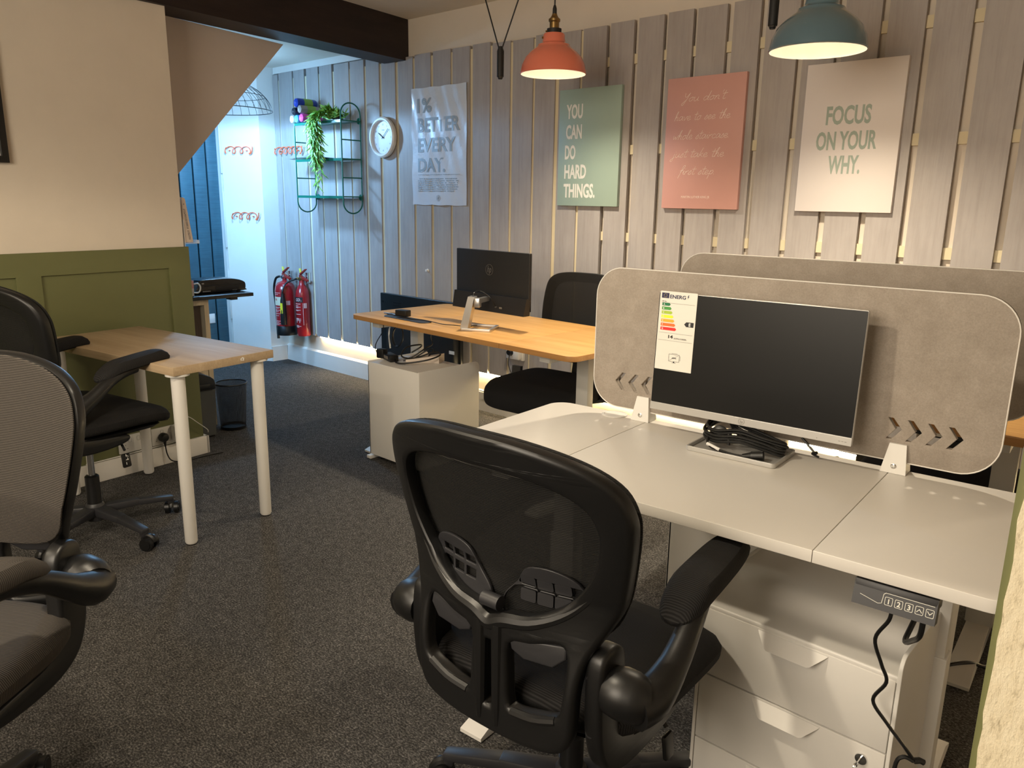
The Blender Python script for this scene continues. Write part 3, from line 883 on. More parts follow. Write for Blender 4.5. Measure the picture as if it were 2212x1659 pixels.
# ------------------------------------------------------------------ fire extinguishers
def extinguisher(label, loc, r, h, kind):
    t = thing('fire_extinguisher', label, 'fire extinguisher', loc, 0, 'fire extinguishers on the back wall')
    sh = h*.80
    if kind == 'water':
        prof = [(0, .0), (r*.9, .0), (r, .01), (r, sh-.07), (r*.93, sh-.035), (r*.7, sh-.008), (r*.3, sh+.006), (.018, sh+.012), (.018, sh+.03)]
    else:
        prof = [(0, .0), (r*.9, .0), (r, .012), (r, sh-.10), (r*.9, sh-.055), (r*.62, sh-.022), (.022, sh-.005), (.021, sh+.03)]
    MB().lathe(prof, seg=40).build('cylinder', M['red'], t)
    if kind == 'water':
        MB().lathe([(r*1.02, .0), (r*1.03, .004), (r*1.03, .075), (r*1.005, .078)], seg=40, cap=False).lathe([(0, -.001), (r*1.02, 0)], seg=40, cap=False).build('base_boot', M['black'], t)
    vz = sh+.03
    MB().cyl(.016, (0, 0, vz-.015), (0, 0, vz+.03)).cyl(.009, (-.02, 0, vz+.005), (-.05, -.012, vz+.012)).cyl(.013, (0, -.014, vz+.008), (0, -.026, vz+.008)).build('valve', M['chrome'] if kind == 'water' else M['brass'], t)
    hd = MB().hexa([(-.02, -.012, vz+.018), (-.02, .012, vz+.018), (.085, .011, vz-.006), (.085, -.011, vz-.006), (-.02, -.012, vz+.040), (-.02, .012, vz+.040), (.085, .011, vz+.006), (.085, -.011, vz+.006)])
    hd.hexa([(-.012, -.010, vz+.04), (-.012, .010, vz+.04), (.07, .009, vz+.088), (.07, -.009, vz+.088), (-.016, -.010, vz+.052), (-.016, .010, vz+.052), (.066, .009, vz+.094), (.066, -.009, vz+.094)])
    hd.build('lever_handle', plain('red_lever', (.30, .02, .015), .35), t)
    MB().tube([(.03+.016*math.cos(a), .0, vz+.035+.016*math.sin(a)) for a in [i*PI/9 for i in range(18)]], .0013, 5, closed=True).build('pin_ring', M['chrome'], t)
    MB().box((.012, .016, .042), (-.014, 0, vz+.072), (0, -.3, 0), .003).build('safety_tag', plain('yellow_tag', (.75, .70, .12), .4), t)
    def cylmap(R_, ang0):
        return lambda x, y, z: (R_*math.sin(ang0+x/R_)*(1+z/R_), -R_*math.cos(ang0+x/R_)*(1+z/R_), y)
    a0 = R(42)
    if kind == 'water':
        H = MB().tube([(-.045, -.012, vz+.012), (-.085, -.03, vz-.01), (-.112, -.035, vz-.10), (-.105, -.03, vz-.22), (-.075, -.045, vz-.33), (-.05, -.055, vz-.42)], .0095, 10, smooth=6)
        H.cyl(.011, (-.05, -.057, vz-.41), (-.036, -.062, vz-.50))
        H.build('hose', M['cable'], t)
        F = cylmap(r*1.004, a0)
        m = MB()
        m = MB(); m.plate([rrect(-.10, sh*.57, -.015, sh*.73, .001)], .0006, F, sub=.015); m.build('label_panel', plain('cream_label', (.66, .60, .45), .5), t)
        m = MB()
        for i, z in enumerate((.80, .77, .53, .51, .475, .45, .41, .37, .27, .245, .22, .20)):
            m.plate([rrect(-.095+(.01 if i % 3 else 0), sh*z, -.02-(.02 if i % 2 else 0), sh*z+.0045, .0005)], .0006, F, sub=.015)
        m.plate([rrect(-.005, sh*.22, -.001, sh*.56, .0004)], .0006, F)
        m.plate([rrect(.01, sh*.58, .06, sh*.66, .001)], .0005, F, sub=.015)
        m.build('print', plain('pale_print', (.62, .36, .36), .5), t)
        m = MB().text('AB', .017, .03, F, -.085, sh*.66, 'LEFT', bold=.02); m.build('label_lettering', plain('red_print', (.5, .03, .03), .5), t)
    else:
        H = MB().tube([(-.03, -.006, vz+.010), (-.075, -.02, vz+.0), (-.100, -.085, vz-.03), (-.108, -.115, vz-.09), (-.108, -.115, vz-.12)], .0075, 10, smooth=6).build('hose', M['cable'], t)
        MB().lathe([(.012, 0), (.0135, -.02), (.022, -.06), (.026, -.20), (.0255, -.255), (.021, -.255)], (-.108, -.115, vz-.11), 24).build('discharge_horn', M['black'], t)
        MB().plate([rrect(-.012, -.16, .012, -.075, .004)], .001, lambda x, y, z: (-.108+.0262*math.sin(.35+x/.026)*(1+z/.03), -.115-.0262*math.cos(.35+x/.026)*(1+z/.03), vz-.11+y)).build('yellow_sticker', plain('yellow_sticker', (.80, .66, .03), .5), t)
        F = cylmap(r*1.006, a0)
        MB().plate([rrect(-.065, sh*.655, .015, sh*.755, .002)], .0006, F, sub=.012).build('black_label', M['ink'], t)
        F2 = cylmap(r*1.016, a0)
        m = MB().text('CO', .023, .042, F2, -.048, sh*.68, 'LEFT', bold=.05, shear=.1).text('2', .012, .008, F2, -.003, sh*.672, 'LEFT')
        for i, z in enumerate((.62, .585, .56, .545, .50, .49, .42, .34, .33, .32, .30, .20, .19, .17)):
            m.plate([rrect(-.062, sh*z, -.005-(.02 if i % 2 else 0), sh*z+.005, .0005)], .0006, F, sub=.012)
        m.plate([rrect(.014, sh*.22, .018, sh*.64, .0004)], .0006, F)
        m.plate([rrect(.022, sh*.545, .048, sh*.64, .001)], .0006, F, sub=.012)
        m.plate([rrect(-.055, sh*.26, -.045, sh*.32, .003), ], .0006, F).plate([rrect(-.02, sh*.26, -.014, sh*.32, .002)], .0006, F)
        m.build('print', plain('pale_print_on_red', (.66, .42, .40), .5), t)
    MB().b2(-.012, .012, r*.8, r+.034 if kind == 'water' else .055, sh-.12, sh-.05).b2(.03, .05, .02, .058, vz-.02, vz+.06).build('wall_bracket', M['chrome'], t)
extinguisher('larger red fire extinguisher with black hose and cream label, in the corner', (-5.735, 3.490, .255), .083, .545, 'water')
extinguisher('slim red CO2 fire extinguisher with black horn', (-5.553, 3.535, .262), .0555, .53, 'co2')

t = tag(MB().lathe([(0, 0), (.011, 0), (.011, .003), (.006, .006), (.006, .014), (.009, .018), (.0, .020)], seg=16, M=Matrix.Translation((-4.078, 3.592, .895)) @ Matrix.Rotation(R(90), 4, 'X')).build('wall_hook', M['white_steel']), 'tiny round white hook on a grey board above the television', 'hook')

# ------------------------------------------------------------------ sit-stand desks
def t_leg(root, u, n, z, n0, n1, mat, foot_z=.028):
    """inner and outer column with a long flat foot"""
    m = MB().b2(u-.04, u+.04, n-.026, n+.026, .03, z*.62, .003).b2(u-.034, u+.034, n-.021, n+.021, z*.6, z, .002)
    lg = m.build('leg', mat, root)
    f = MB().hexa([(u-.036, n0, 0.004), (u+.036, n0, .004), (u+.036, n1, .004), (u-.036, n1, .004), (u-.036, n0, .014), (u+.036, n0, .014), (u+.036, n1, .014), (u-.036, n1, .014)])
    f.hexa([(u-.036, n0, .014), (u+.036, n0, .014), (u+.036, n1, .014), (u-.036, n1, .014), (u-.034, n0+.05, .032), (u+.034, n0+.05, .032), (u+.034, n1-.05, .032), (u-.034, n1-.05, .032)])
    for nn in (n0+.04, n1-.04): f.cyl(.02, (u, nn, 0), (u, nn, .006))
    f.build('foot', mat, lg)
def desk(name, label, loc, rot, L, D, z, th, cuts, rad, top, edge, frame, legs, foot, cat='desk', name_panel='tabletop_panel'):
    t = thing(name, label, cat, loc, rot)
    u0 = 0; us = [0]+cuts+[L]
    for i in range(len(us)-1):
        a, b = us[i]+(.0008 if i else 0), us[i+1]-(.0008 if i < len(us)-2 else 0)
        rr = [rad if i == 0 else 0, rad if i == len(us)-2 else 0, rad if i == len(us)-2 else 0, rad if i == 0 else 0]
        p = MB().plate([rrect(a, 0, b, D, rr, 8)], th, XY(z-th/2), .0012).build(name_panel, top, t)
        if edge is not top:
            p.data.materials.append(edge)
            for f in p.data.polygons:
                if abs(f.normal.z) < .5: f.material_index = 1
    m = MB()
    for nn in (D*.36, D*.64): m.b2(legs[0]-.03, legs[1]+.03, nn-.02, nn+.02, z-th-.04, z-th-.002, .002)
    for u in legs: m.b2(u-.03, u+.03, .05, D-.05, z-th-.035, z-th-.001, .002)
    m.build('frame_rail', frame, t)
    for u in legs: t_leg(t, u, foot[2], z-th-.02, foot[0], foot[1], frame)
    return t
DU = Vector((math.cos(R(4.4)), math.sin(R(4.4)), 0)); DN = Vector((-DU.y, DU.x, 0))
REF = Vector((-.86, 1.352, 0))+DU*(-.631)
def wd(u, n, z): return REF+DU*u+DN*n+Vector((0, 0, z))      # white desk coordinates
white = desk('standing_desk', 'white sit-stand desk in the foreground with a black control panel', tuple(REF), 4.4, 1.335, .605, .75, .025, [.337, .998], .055,
             M['white_lam'], M['white_lam'], M['white_steel'], (.21, 1.165), (-.065, .70, .36))
# control panel under its front edge
TL = R(12)
cp = Matrix.Translation((1.146, -.003, .7235)) @ Matrix.Rotation(-TL, 4, 'X')
c = MB().box((.136, .05, .020), (0, .028, -.011), None, .002, M=cp).hexa([tuple(cp @ Vector(q)) for q in ((-.068, .0, -.046), (.068, 0, -.046), (.068, .03, -.046), (-.068, .03, -.046), (-.068, .004, -.001), (.068, .004, -.001), (.068, .03, -.001), (-.068, .03, -.001))])
cb = c.build('control_panel', M['grey_plastic'], white)
F = lambda x, y, z: tuple(cp @ Vector((x, .0+.004*(y+.046)/.045-.0003-z, y)))
m = MB()
for i, ch in enumerate('123^v'):
    x = -.008+i*.0165
    m.plate([rrect(x-.0065, -.034, x+.0065, -.0195, .002), rrect(x-.0057, -.0332, x+.0057, -.0203, .0015)], .0004, F)
    if ch in '123': m.text(ch, .009, None, F, x, -.0312, 'CENTER', bold=.02)
    else:
        s = 1 if ch == '^' else -1
        m.plate([[(x-.0042, -.0268-s*.0022), (x, -.0268+s*.003), (x+.0042, -.0268-s*.0022), (x+.0042, -.0268-s*.0040), (x, -.0268+s*.0012), (x-.0042, -.0268-s*.0040)]], .0004, F)
m.plate([[(-.056, -.0270), (-.025, -.0350), (-.0185, -.0330), (-.0170, -.0165), (-.014, -.0138), (.064, -.0138), (.064, -.0130), (-.0145, -.0130), (-.0178, -.0160), (-.0193, -.0325), (-.025, -.0342), (-.056, -.0262)]], .0004, F)
m.build('buttons', plain('pale_symbols', (.75, .74, .66), .5), cb)
m = MB()
def local(p): return Vector(((Vector(p)-REF).dot(DU), (Vector(p)-REF).dot(DN), p[2]))
m.tube([local(p) for p in ((-.352, 1.402, .685), (-.353, 1.40, .655), (-.374, 1.408, .605), (-.362, 1.425, .55), (-.352, 1.435, .512), (-.372, 1.44, .462), (-.345, 1.45, .42), (-.312, 1.455, .385), (-.294, 1.468, .355))], .0035, 8, smooth=6)
m.tube([local(p) for p in ((-.294, 1.468, .355), (-.286, 1.475, .356), (-.28, 1.48, .352))], .006, 8)
m.tube([local(p) for p in ((-.294, 1.466, .355), (-.312, 1.46, .358), (-.322, 1.455, .33), (-.322, 1.455, .2), (-.318, 1.5, .05))], .004, 8, smooth=5)
m.tube([local(p) for p in ((-.30, 1.405, .68), (-.303, 1.41, .64), (-.32, 1.44, .61), (-.34, 1.475, .585), (-.342, 1.52, .60), (-.33, 1.6, .68))], .005, 8, smooth=6)
m.build('control_cable', M['cable'], cb)
g = MB().lathe([(.030, .0005), (.038, .0005), (.039, .003), (.031, .004), (.030, .003), (0, .003)], (.225, .575, .75), 32).build('cable_grommet', M['white_steel'], white)

# wood-topped desk behind, user on the wall side
wroot = (-3.527, 2.536, 0)
wooddesk = desk('standing_desk', 'honey wood topped sit-stand desk on pale grey legs, near the slatted wall', wroot, -2.2, 1.6, .703, .755, .024, [.43, 1.17], .05,
     M['orange_wood'], M['orange_edge'], M['grey_steel'], (.17, 1.40), (-.02, .72, .33))
WU = Vector((math.cos(R(-2.2)), math.sin(R(-2.2)), 0)); WN = Vector((-WU.y, WU.x, 0))
def ww(u, n, z=.755): return Vector(wroot)+WU*u+WN*n+Vector((0, 0, z))
m = MB().plate([rrect(.175, .085, .53, .16, .036, 10)], .006, lambda x, y, z: (x, y-.0*(x-.35), .7565+z), .002)
m.lathe([(.022, 0), (.03, 0), (.03, .003), (.022, .003)], (.15, .175, .755), 24, cap=False)
m.build('cable_port_cover', M['grey_plastic'], wooddesk)
desk3 = desk('standing_desk', 'wood topped desk mostly hidden behind the front felt screen', tuple(Vector((-.86, 1.352, 0))+DU*(-.40)+DN*1.06), 4.4, 1.335, .62, .762, .024, [.337, .998], .055,
     M['orange_wood'], M['orange_edge'], M['grey_steel'], (.21, .935), (-.06, .60, .36))

# felt desk screens with arrow cut-outs
def chev(x, z, s):
    w, h, t = .0125, .026, .0135
    p = [(x-w*s, z+h), (x+w*.55*s, z), (x-w*s, z-h), (x-w*s+t*s*.85, z-h), (x+w*.55*s+t*s, z), (x-w*s+t*s*.85, z+h)]
    return p if s > 0 else p[::-1]
def screen(label, loc, rot):
    t = thing('desk_screen', label, 'desk divider', loc, rot, 'felt desk screens')
    W_, H_ = 1.075, .415
    loops = [rrect(-W_/2, .026, W_/2, .026+H_, .085, 10)]
    for s in (1, -1):
        for k in range(4):
            loops.append(chev(s*(.31+.0435*k), .106, s))
    p = MB().plate(loops, .017, XZ(0), .002).build('felt_panel', M['felt'], t)
    MB().tube([(x, -.0085, z) for x, z in rrect(-W_/2+.001, .027, W_/2-.001, .025+H_, .084, 10)], .0016, 6, closed=True).build('edge_binding', M['white_lam'], t)
    for cx in (-.365, .325):
        m = MB().hexa([(cx-.029, -.024, .0), (cx+.029, -.024, .0), (cx+.029, .026, .0), (cx-.029, .026, 0), (cx-.016, -.016, .072), (cx+.022, -.016, .072), (cx+.022, .02, .072), (cx-.016, .02, .072)])
        m.b2(cx-.026, cx+.026, -.02, .026, -.045, -.028).b2(cx-.02, cx+.02, .0235, .03, -.045, .02)
        k = m.build('clamp', M['white_steel'], t)
        MB().lathe([(0, .002), (.0045, .002), (.0065, .001), (.0065, -.004), (0, -.004)], seg=16, M=Matrix.Translation((cx, -.0225, .018)) @ Matrix.Rotation(R(90), 4, 'X')).build('screw', M['chrome'], k)
    return t
p = wd(.668+.015, .585, .7505)
s1 = screen('front beige felt desk screen behind the silver monitor', tuple(p), 4.4)
s2 = copy_tree(s1); s2.location = tuple(Vector((-.86, 1.352, .7725))+DU*(.072)+DN*1.085)
s2['label'] = 'rear beige felt desk screen showing above and behind the front one'

# ------------------------------------------------------------------ drawer pedestals
def pedestal(label, loc, rot, w, d, h, detail=True, grp=None):
    t = thing('drawer_pedestal', label, 'drawer unit', loc, rot, grp)
    lip = h-.042
    side = [(0, .03), (d, .03), (d, h)]+[(.03+.028*math.cos(a)-.002, h-.028+.028*math.sin(a)) for a in (R(90), R(110), R(130), R(150), R(170), R(180))]
    side = [(y, z) for y, z in side]
    for s in (-1, 1):
        x0 = s*(w/2-.004)
        MB().plate([side], .008, YZ(x0), .0015).build('side_panel', M['white_steel'], t)
    prof = [(.002, lip-.012), (.002, lip), (.012, lip+.002), (.055, lip+.001), (.085, lip+.003), (.105, lip+.011), (.125, lip+.025), (.145, lip+.034), (.175, lip+.037), (.22, lip+.0365), (d-.002, lip+.0365)]
    P = catmull([(a, b, 0) for a, b in prof], 4, False)
    MB().grid(lambda u, v: Vector((-w/2+.006+(w-.012)*u, P[min(int(round(v*(len(P)-1))), len(P)-1)].x, P[min(int(round(v*(len(P)-1))), len(P)-1)].y)), 2, len(P)-1).build('top_sheet', M['white_steel'], t)
    MB().b2(-w/2+.001, w/2-.001, d-.008, d, .03, h-.004, .001).build('back_panel', M['white_steel'], t)
    MB().b2(-w/2+.01, w/2-.01, .02, d-.012, .034, .05).build('base_plate', M['white_steel'], t)
    zs = [(lip-.008, lip-.169), (lip-.172, lip-.340), (lip-.343, .036)]
    for i, (z1, z0) in enumerate(zs):
        dr = MB().b2(-w/2+.0095, w/2-.0095, 0, .018, z0, z1, .0025).b2(-w/2+.02, w/2-.02, .017, d-.06, z0+.02, z1-.03).build('drawer', M['white_steel'], t)
        hw = .075
        hb = MB().plate([[(-hw, 0), (-hw+.004, -.006), (-hw+.026, -.034), (-hw+.032, -.037), (hw-.032, -.037), (hw-.026, -.034), (hw-.004, -.006), (hw, 0)]], .0016,
                        lambda x, y, z: (x, .0-.72*(-y)+z*.6-.001, z1-.004+y*.69+z*.7), .0006)
        hb.build('handle', M['white_steel'], dr)
    if detail:
        z = lip-.172-.030
        lk = MB().lathe([(.0, .002), (.009, .002), (.0115, .0015), (.0125, -.002), (.0125, -.006), (0, -.006)], seg=28, M=Matrix.Translation((w/2-.052, -.002, z)) @ Matrix.Rotation(R(90), 4, 'X')).build('lock', M['chrome'], t)
        MB().box((.0022, .022, .010), (w/2-.052, -.014, z)).lathe([(.003, -.001), (.010, -.001), (.010, .001), (.003, .001), (.003, -.001)], seg=20, M=Matrix.Translation((w/2-.054, -.030, z-.002)) @ Matrix.Rotation(R(90), 4, 'Y'), cap=False).build('key', M['chrome'], lk)
    m = MB()
    for sx in (-1, 1):
        for yy in (.05, d-.05): m.cyl(.018, (sx*(w/2-.05), yy, 0), (sx*(w/2-.05), yy, .034))
    m.build('glide', M['black'], t)
    return t
pedestal('white drawer unit with three tab handles and a key, under the front white desk', (-.5515, 1.484, 0), 0, .427, .42, .541)
pf = pedestal('white drawer unit standing back to front under the left end of the wood desk', (-3.078, 2.885, 0), 180, .41, .42, .541, False)
MB().b2(.19, .224, .37, .43, .002, .02, .003).build('stabiliser_foot', M['white_steel'], pf)
pedestal('white drawer unit seen from behind through the gap under the front desk', (-1.098, 2.66, 0), 180, .41, .41, .541, False)

# ------------------------------------------------------------------ silver monitor on the white desk
mr = thing('monitor', 'silver and black monitor with an energy label on its dark screen, on the white desk', 'monitor', tuple(wd(.66, .48, .7503)), 4.4)
w, z0, z1 = .535, .070, .393      # panel width, bottom and top above the desk
tilt = Matrix.Translation((0, 0, z0)) @ Matrix.Rotation(R(-3), 4, 'X') @ Matrix.Translation((0, 0, -z0))
m = MB().plate([rrect(-w/2, z0, w/2, z1, .003)], .012, lambda x, y, z: tuple(tilt @ Vector((x, .008-z, y))), .0015)
m.plate([rrect(-w/2+.05, z0+.03, w/2-.05, z1-.05, .02)], .026, lambda x, y, z: tuple(tilt @ Vector((x, .024-z, y))), .006)
hs = m.build('housing', M['silver'], mr)
T3 = lambda y0: (lambda x, y, z: tuple(tilt @ Vector((x, y0-z, y))))
MB().plate([rrect(-w/2+.0015, z0+.021, w/2-.0015, z1-.0015, .002)], .001, T3(.0012)).build('screen', M['screen'], mr)
MB().plate([rrect(-w/2, z0, w/2, z0+.0205, .002)], .003, T3(.0005), .0006).build('lower_bezel', M['silver'], mr)
fm = T3(-.0012)
m = MB().plate([circ(.0085, 28, -.004, z0+.0103), circ(.0073, 28, -.004, z0+.0103)], .0003, fm)
m.text('hp', .0085, .0085, fm, -.004, z0+.0065, 'CENTER', shear=.3, bold=-.005)
for i in range(3): m.plate([rrect(w/2-.030+i*.007, z0+.008, w/2-.025+i*.007, z0+.0095, .0003)], .0003, fm)
m.plate([circ(.0012, 10, w/2-.08, z0+.006)], .0003, fm)
m.build('logo', plain('grey_logo', (.28, .27, .25), .4), mr)
# energy label hung over the left end of the screen
lw, l0, l1 = .108, z1-.209, z1+.003
lx = -w/2+.004
lab = thing('energy_label', 'white energy rating label with coloured bars stuck on the monitor screen', 'label', tuple(wd(.66, .48, .7503)), 4.4)
MB().plate([rrect(lx, l0, lx+lw, l1, [.0005, .0005, .003, .003])], .0005, T3(-.0003)).build('card', plain('label_card', (.68, .66, .60), .5, vary=.01), lab)
fl = T3(-.0009)
def Lp(u, v): return lx+u*lw, l1-v*(l1-l0)
cols = ['#0b6b41', '#3f8d3c', '#9db833', '#f0e42c', '#eda52d', '#e36a26', '#d8201f']
for i, cstr in enumerate(cols):
    xa, yc = Lp(.075, .165+.0515*i); Lb = .021+.0037*i; hh = .0040
    MB().plate([[(xa, yc-hh), (xa+Lb, yc-hh), (xa+Lb+.0036, yc), (xa+Lb, yc+hh), (xa, yc+hh)]], .0003, fl).build('rating_bar', plain('bar_'+cstr[1:], cstr, .5, vary=0), lab)
m = MB()
f2 = T3(-.0012)
for i, ch in enumerate('ABCDEFG'):
    xa, yc = Lp(.11, .165+.0515*i); m.text(ch, .0046, None, f2, xa, yc-.0023, 'LEFT', bold=.02)
xa, yc = Lp(.86, .395); m.text('E', .0085, None, f2, xa, yc-.0042, 'CENTER', bold=.03)
m.build('white_lettering', M['white'], lab)
m = MB()
x0, yc = Lp(.71, .395); x1, _ = Lp(.96, 0)
m.plate([[(x0, yc), (x0+.006, yc-.0064), (x1, yc-.0064), (x1, yc+.0064), (x0+.006, yc+.0064)]], .0003, fl)
xa, ya = Lp(.31, .59); m.text('14', .0085, .0135, fl, xa, ya, 'LEFT', bold=.03)
xa, ya = Lp(.47, .598); m.text('kWh/1000h', .0046, .036, fl, xa, ya, 'LEFT', bold=-.01)
xa, ya = Lp(.065, .135); m.text('HP Inc.', .0028, .014, fl, xa, ya, 'LEFT')
for v in (.148, .526, .622):
    xa, ya = Lp(.045, v); xb, _ = Lp(.955, v); m.plate([rrect(xa, ya-.0002, xb, ya+.0002, 0)], .0003, fl)
xa, ya = Lp(.37, .885); xb, yb = Lp(.66, .79)
m.plate([rrect(xa, ya, xb, yb, .0006), rrect(xa+.0007, ya+.0007, xb-.0007, yb-.0007, .0004)], .0003, fl)
m.plate([[(xa+.002, ya+.0022), (xb-.002, yb-.002), (xb-.0022, yb-.0016), (xa+.0018, ya+.0026)]], .0003, fl)
m.plate([rrect((xa+xb)/2-.002, ya-.0028, (xa+xb)/2+.002, ya, 0)], .0003, fl).plate([rrect((xa+xb)/2-.006, ya-.0034, (xa+xb)/2+.006, ya-.0027, 0)], .0003, fl)
for k in range(5): m.plate([rrect((xa+xb)/2-.006+k*.0026, (ya+yb)/2-.002+(k % 2)*.0014, (xa+xb)/2-.004+k*.0026, (ya+yb)/2+.0005+(k % 2)*.0014, 0)], .0003, fl)
m.plate([rrect(xb+.002, ya+.004, xb+.0026, yb-.003, 0)], .0003, fl).plate([rrect(xa+.008, yb+.0018, xb-.006, yb+.0024, 0)], .0003, fl)
m.build('black_lettering', M['ink'], lab)
m = MB(); x0, y0_ = Lp(.045, .088); x1, y1_ = Lp(.245, .022)
m.plate([rrect(x0, y0_, x1, y1_, 0)], .0003, fl)
xa, ya = Lp(.27, .085); m.text('ENERG', .0098, .046, fl, xa, ya, 'LEFT', bold=.02)
bx, by = Lp(.735, .03); m.plate([[(bx+.003, by), (bx, by-.0056), (bx+.0022, by-.0056), (bx+.0008, by-.0105), (bx+.0052, by-.0042), (bx+.003, by-.0042), (bx+.0048, by)]], .0003, fl)
m.build('blue_lettering', plain('navy_print', (.012, .013, .06), .5), lab)
m = MB(); cx, cy = (x0+x1)/2, (y0_+y1_)/2
for k in range(12): m.plate([circ(.0006, 6, cx+.0045*math.cos(k*PI/6), cy+.0045*math.sin(k*PI/6))], .0003, f2)
m.build('star_ring', plain('star_yellow', (.55, .47, .1), .5), lab)
# neck and tray-like foot
MB().hexa([(-.030, .045, .012), (.034, .045, .012), (.034, .075, .012), (-.030, .075, .012), (-.026, .022, .12), (.030, .022, .12), (.030, .05, .12), (-.026, .05, .12)]).b2(-.03, .034, .02, .05, .10, .15, .003).build('neck', M['alu'], mr)
m = MB().plate([rrect(-.118, -.078, .118, .076, .010), rrect(-.1125, -.0725, .1125, .0705, .007)], .012, XY(.0062), .001)
m.plate([rrect(-.115, -.075, .115, .073, .008)], .003, XY(.0018))
m.build('foot', M['silver'], mr)
bt = mr  # coil of cable lying in the foot
cb = thing('power_cable', 'coiled black power cable with plug and white tag lying on the monitor foot', 'cable', tuple(wd(.66, .48, .7503)), 4.4)
m = MB(); rc = random.Random(4)
for k in range(5):
    a = rc.uniform(-.006, .006); b = rc.uniform(-.005, .005); zz = .010+.0075*k
    pts = [(-.098+a, .035+b, zz+.030), (-.095+a, -.005+b, zz+.018), (-.060, -.022+b, zz+.012), (.0, -.015+a, zz+.020), (.06, -.010+b, zz+.012), (.105+a, -.004+a, zz+.004), (.112+b, .010, zz+.002), (.085, .020+b, zz+.006), (.03, .014+a, zz+.020), (-.02, .018+b, zz+.034), (-.055, .05+a, zz+.050), (-.085, .055+b, zz+.045)]
    m.tube(pts, .0036, 8, closed=True, smooth=6)
m.tube([(-.085, .02, .04), (-.082, -.02, .03), (-.07, -.045, .018), (-.045, -.055, .012), (0.0, -.062, .009), (.035, -.062, .010)], .0036, 8, smooth=6)
m.tube([(-.03, .012, .030), (-.028, -.014, .045), (-.024, -.022, .018)], .004, 8, smooth=4)
m.build('coil', M['cable'], cb)
MB().lathe([(.0, -.012), (.019, -.012), (.022, -.006), (.022, .010), (.012, .014), (0, .014)], (-.068, .022, .030), 24, (R(70), R(15), 0)).build('plug', M['black'], cb)
MB().cyl(.0045, (-.072, -.046, .0185), (-.032, -.058, .0125)).build('white_tag', M['white'], cb)
MB().cyl(.006, (.030, -.062, .010), (.052, -.058, .014), 12, .011).cyl(.0125, (.052, -.058, .014), (.080, -.052, .019), 14, .0125).build('connector', M['black'], cb)
k = tag(MB().tube([tuple(wd(.66, .48, .7503)+DU*u+DN*n+Vector((0, 0, z))) for u, n, z in ((.125, .09, .042), (.15, .085, .022), (.165, .082, .010), (.17, .075, .016), (.16, .07, .012), (.178, .07, .006))], .0028, 7, smooth=5).build('video_cable', M['cable']), 'short black cable end beside the silver monitor foot', 'cable')

# ------------------------------------------------------------------ far monitor seen from behind
fr = thing('monitor', 'black monitor seen from behind on the wood desk, with round logo', 'monitor', tuple(ww(.79, .31, .7552)), -2.2)
w = .522; z0, z1 = .075, .375
m = MB().plate([rrect(-w/2, z0+.072, w/2, z1, .004)], .018, XZ(.012), .003)
m.hexa([(-w/2-.004, -.022, z0), (w/2-.01, -.022, z0), (w/2-.01, .02, z0), (-w/2-.004, .02, z0), (-w/2, -.012, z0+.085), (w/2, -.012, z0+.085), (w/2, .02, z0+.085), (-w/2, .02, z0+.085)])
m.build('housing', M['black_matte'], fr)
MB().plate([rrect(-w/2+.003, z0+.02, w/2-.003, z1-.003, .002)], .002, XZ(.0215)).build('screen', M['screen'], fr)
f = XZ(.0005)
lg = MB().plate([circ(.027, 40, -.012, z0+.205), circ(.0255, 40, -.012, z0+.205)], .0006, f)
lg.text('hp', .034, .030, f, -.0118, z0+.192, 'CENTER', shear=.28, bold=-.002)
lg.build('logo', plain('dim_silver_logo', (.20, .185, .17), .35, metal=.4), fr)
m = MB().plate([rrect(.085, z0+.022, .105, z0+.031, .003)], .002, XZ(-.0225)).cyl(.003, (.06, -.026, z0+.028), (.06, -.018, z0+.028), 10)
m.build('port', M['alu'], fr)
# stand: neck and open rectangular base, turned a little
sd = Matrix.Translation((.02, -.215, 0)) @ Matrix.Rotation(R(30), 4, 'Z')
tx = lambda p: tuple(sd @ Vector(p))
m = MB().plate([rrect(-.005, 0, .148, .155, .006), rrect(.012, .014, .134, .141, .003)], .012, lambda x, y, z: tx((x, y, .0065+z)), .001)
m.build('base', M['alu'], fr)
m = MB().hexa([tx(q) for q in ((-.010, .012, .010), (.030, .008, .010), (.030, .060, .010), (-.010, .060, .010), (.030, .012, .165), (.062, .010, .165), (.062, .060, .165), (.030, .060, .165))])
m.build('neck', M['alu'], fr)
m = MB().box((.028, .036, .045), tx((.073, .035, .136)), (0, 0, R(30)), .004).beam(tx((.06, .035, .14)), (-.0, -.02, .14), .022, .022)
m.build('hinge', M['alu'], fr)
MB().tube([tx((.05, .03, .165)), tx((.06, .02, .185)), (.02, -.09, .185), (.05, -.05, .15), (.06, -.025, .103)], .0018, 6, smooth=6).build('cable', M['cable'], fr)
t = thing('power_adapter', 'small black power adapter on the wood desk', 'adapter', tuple(ww(.30, .135, .760)), 8)
MB().box((.075, .045, .034), (0, 0, .021), None, .004).build('body', M['black'], t)
m = MB().tube([(.03, -.01, .008), (.06, -.03, .003), (.10, -.035, .002), (.15, -.02, .002), (.20, -.03, .002), (.27, -.05, .002), (.33, -.07, .003), (.40, -.075, .006), (.47, -.05, .004), (.51, -.02, .01)], .0022, 7, smooth=5)
m.tube([(-.035, 0, .006), (-.08, .02, .003), (-.13, .03, .003), (-.17, .035, .002)], .003, 7, smooth=5)
m.build('cord', M['cable'], t)

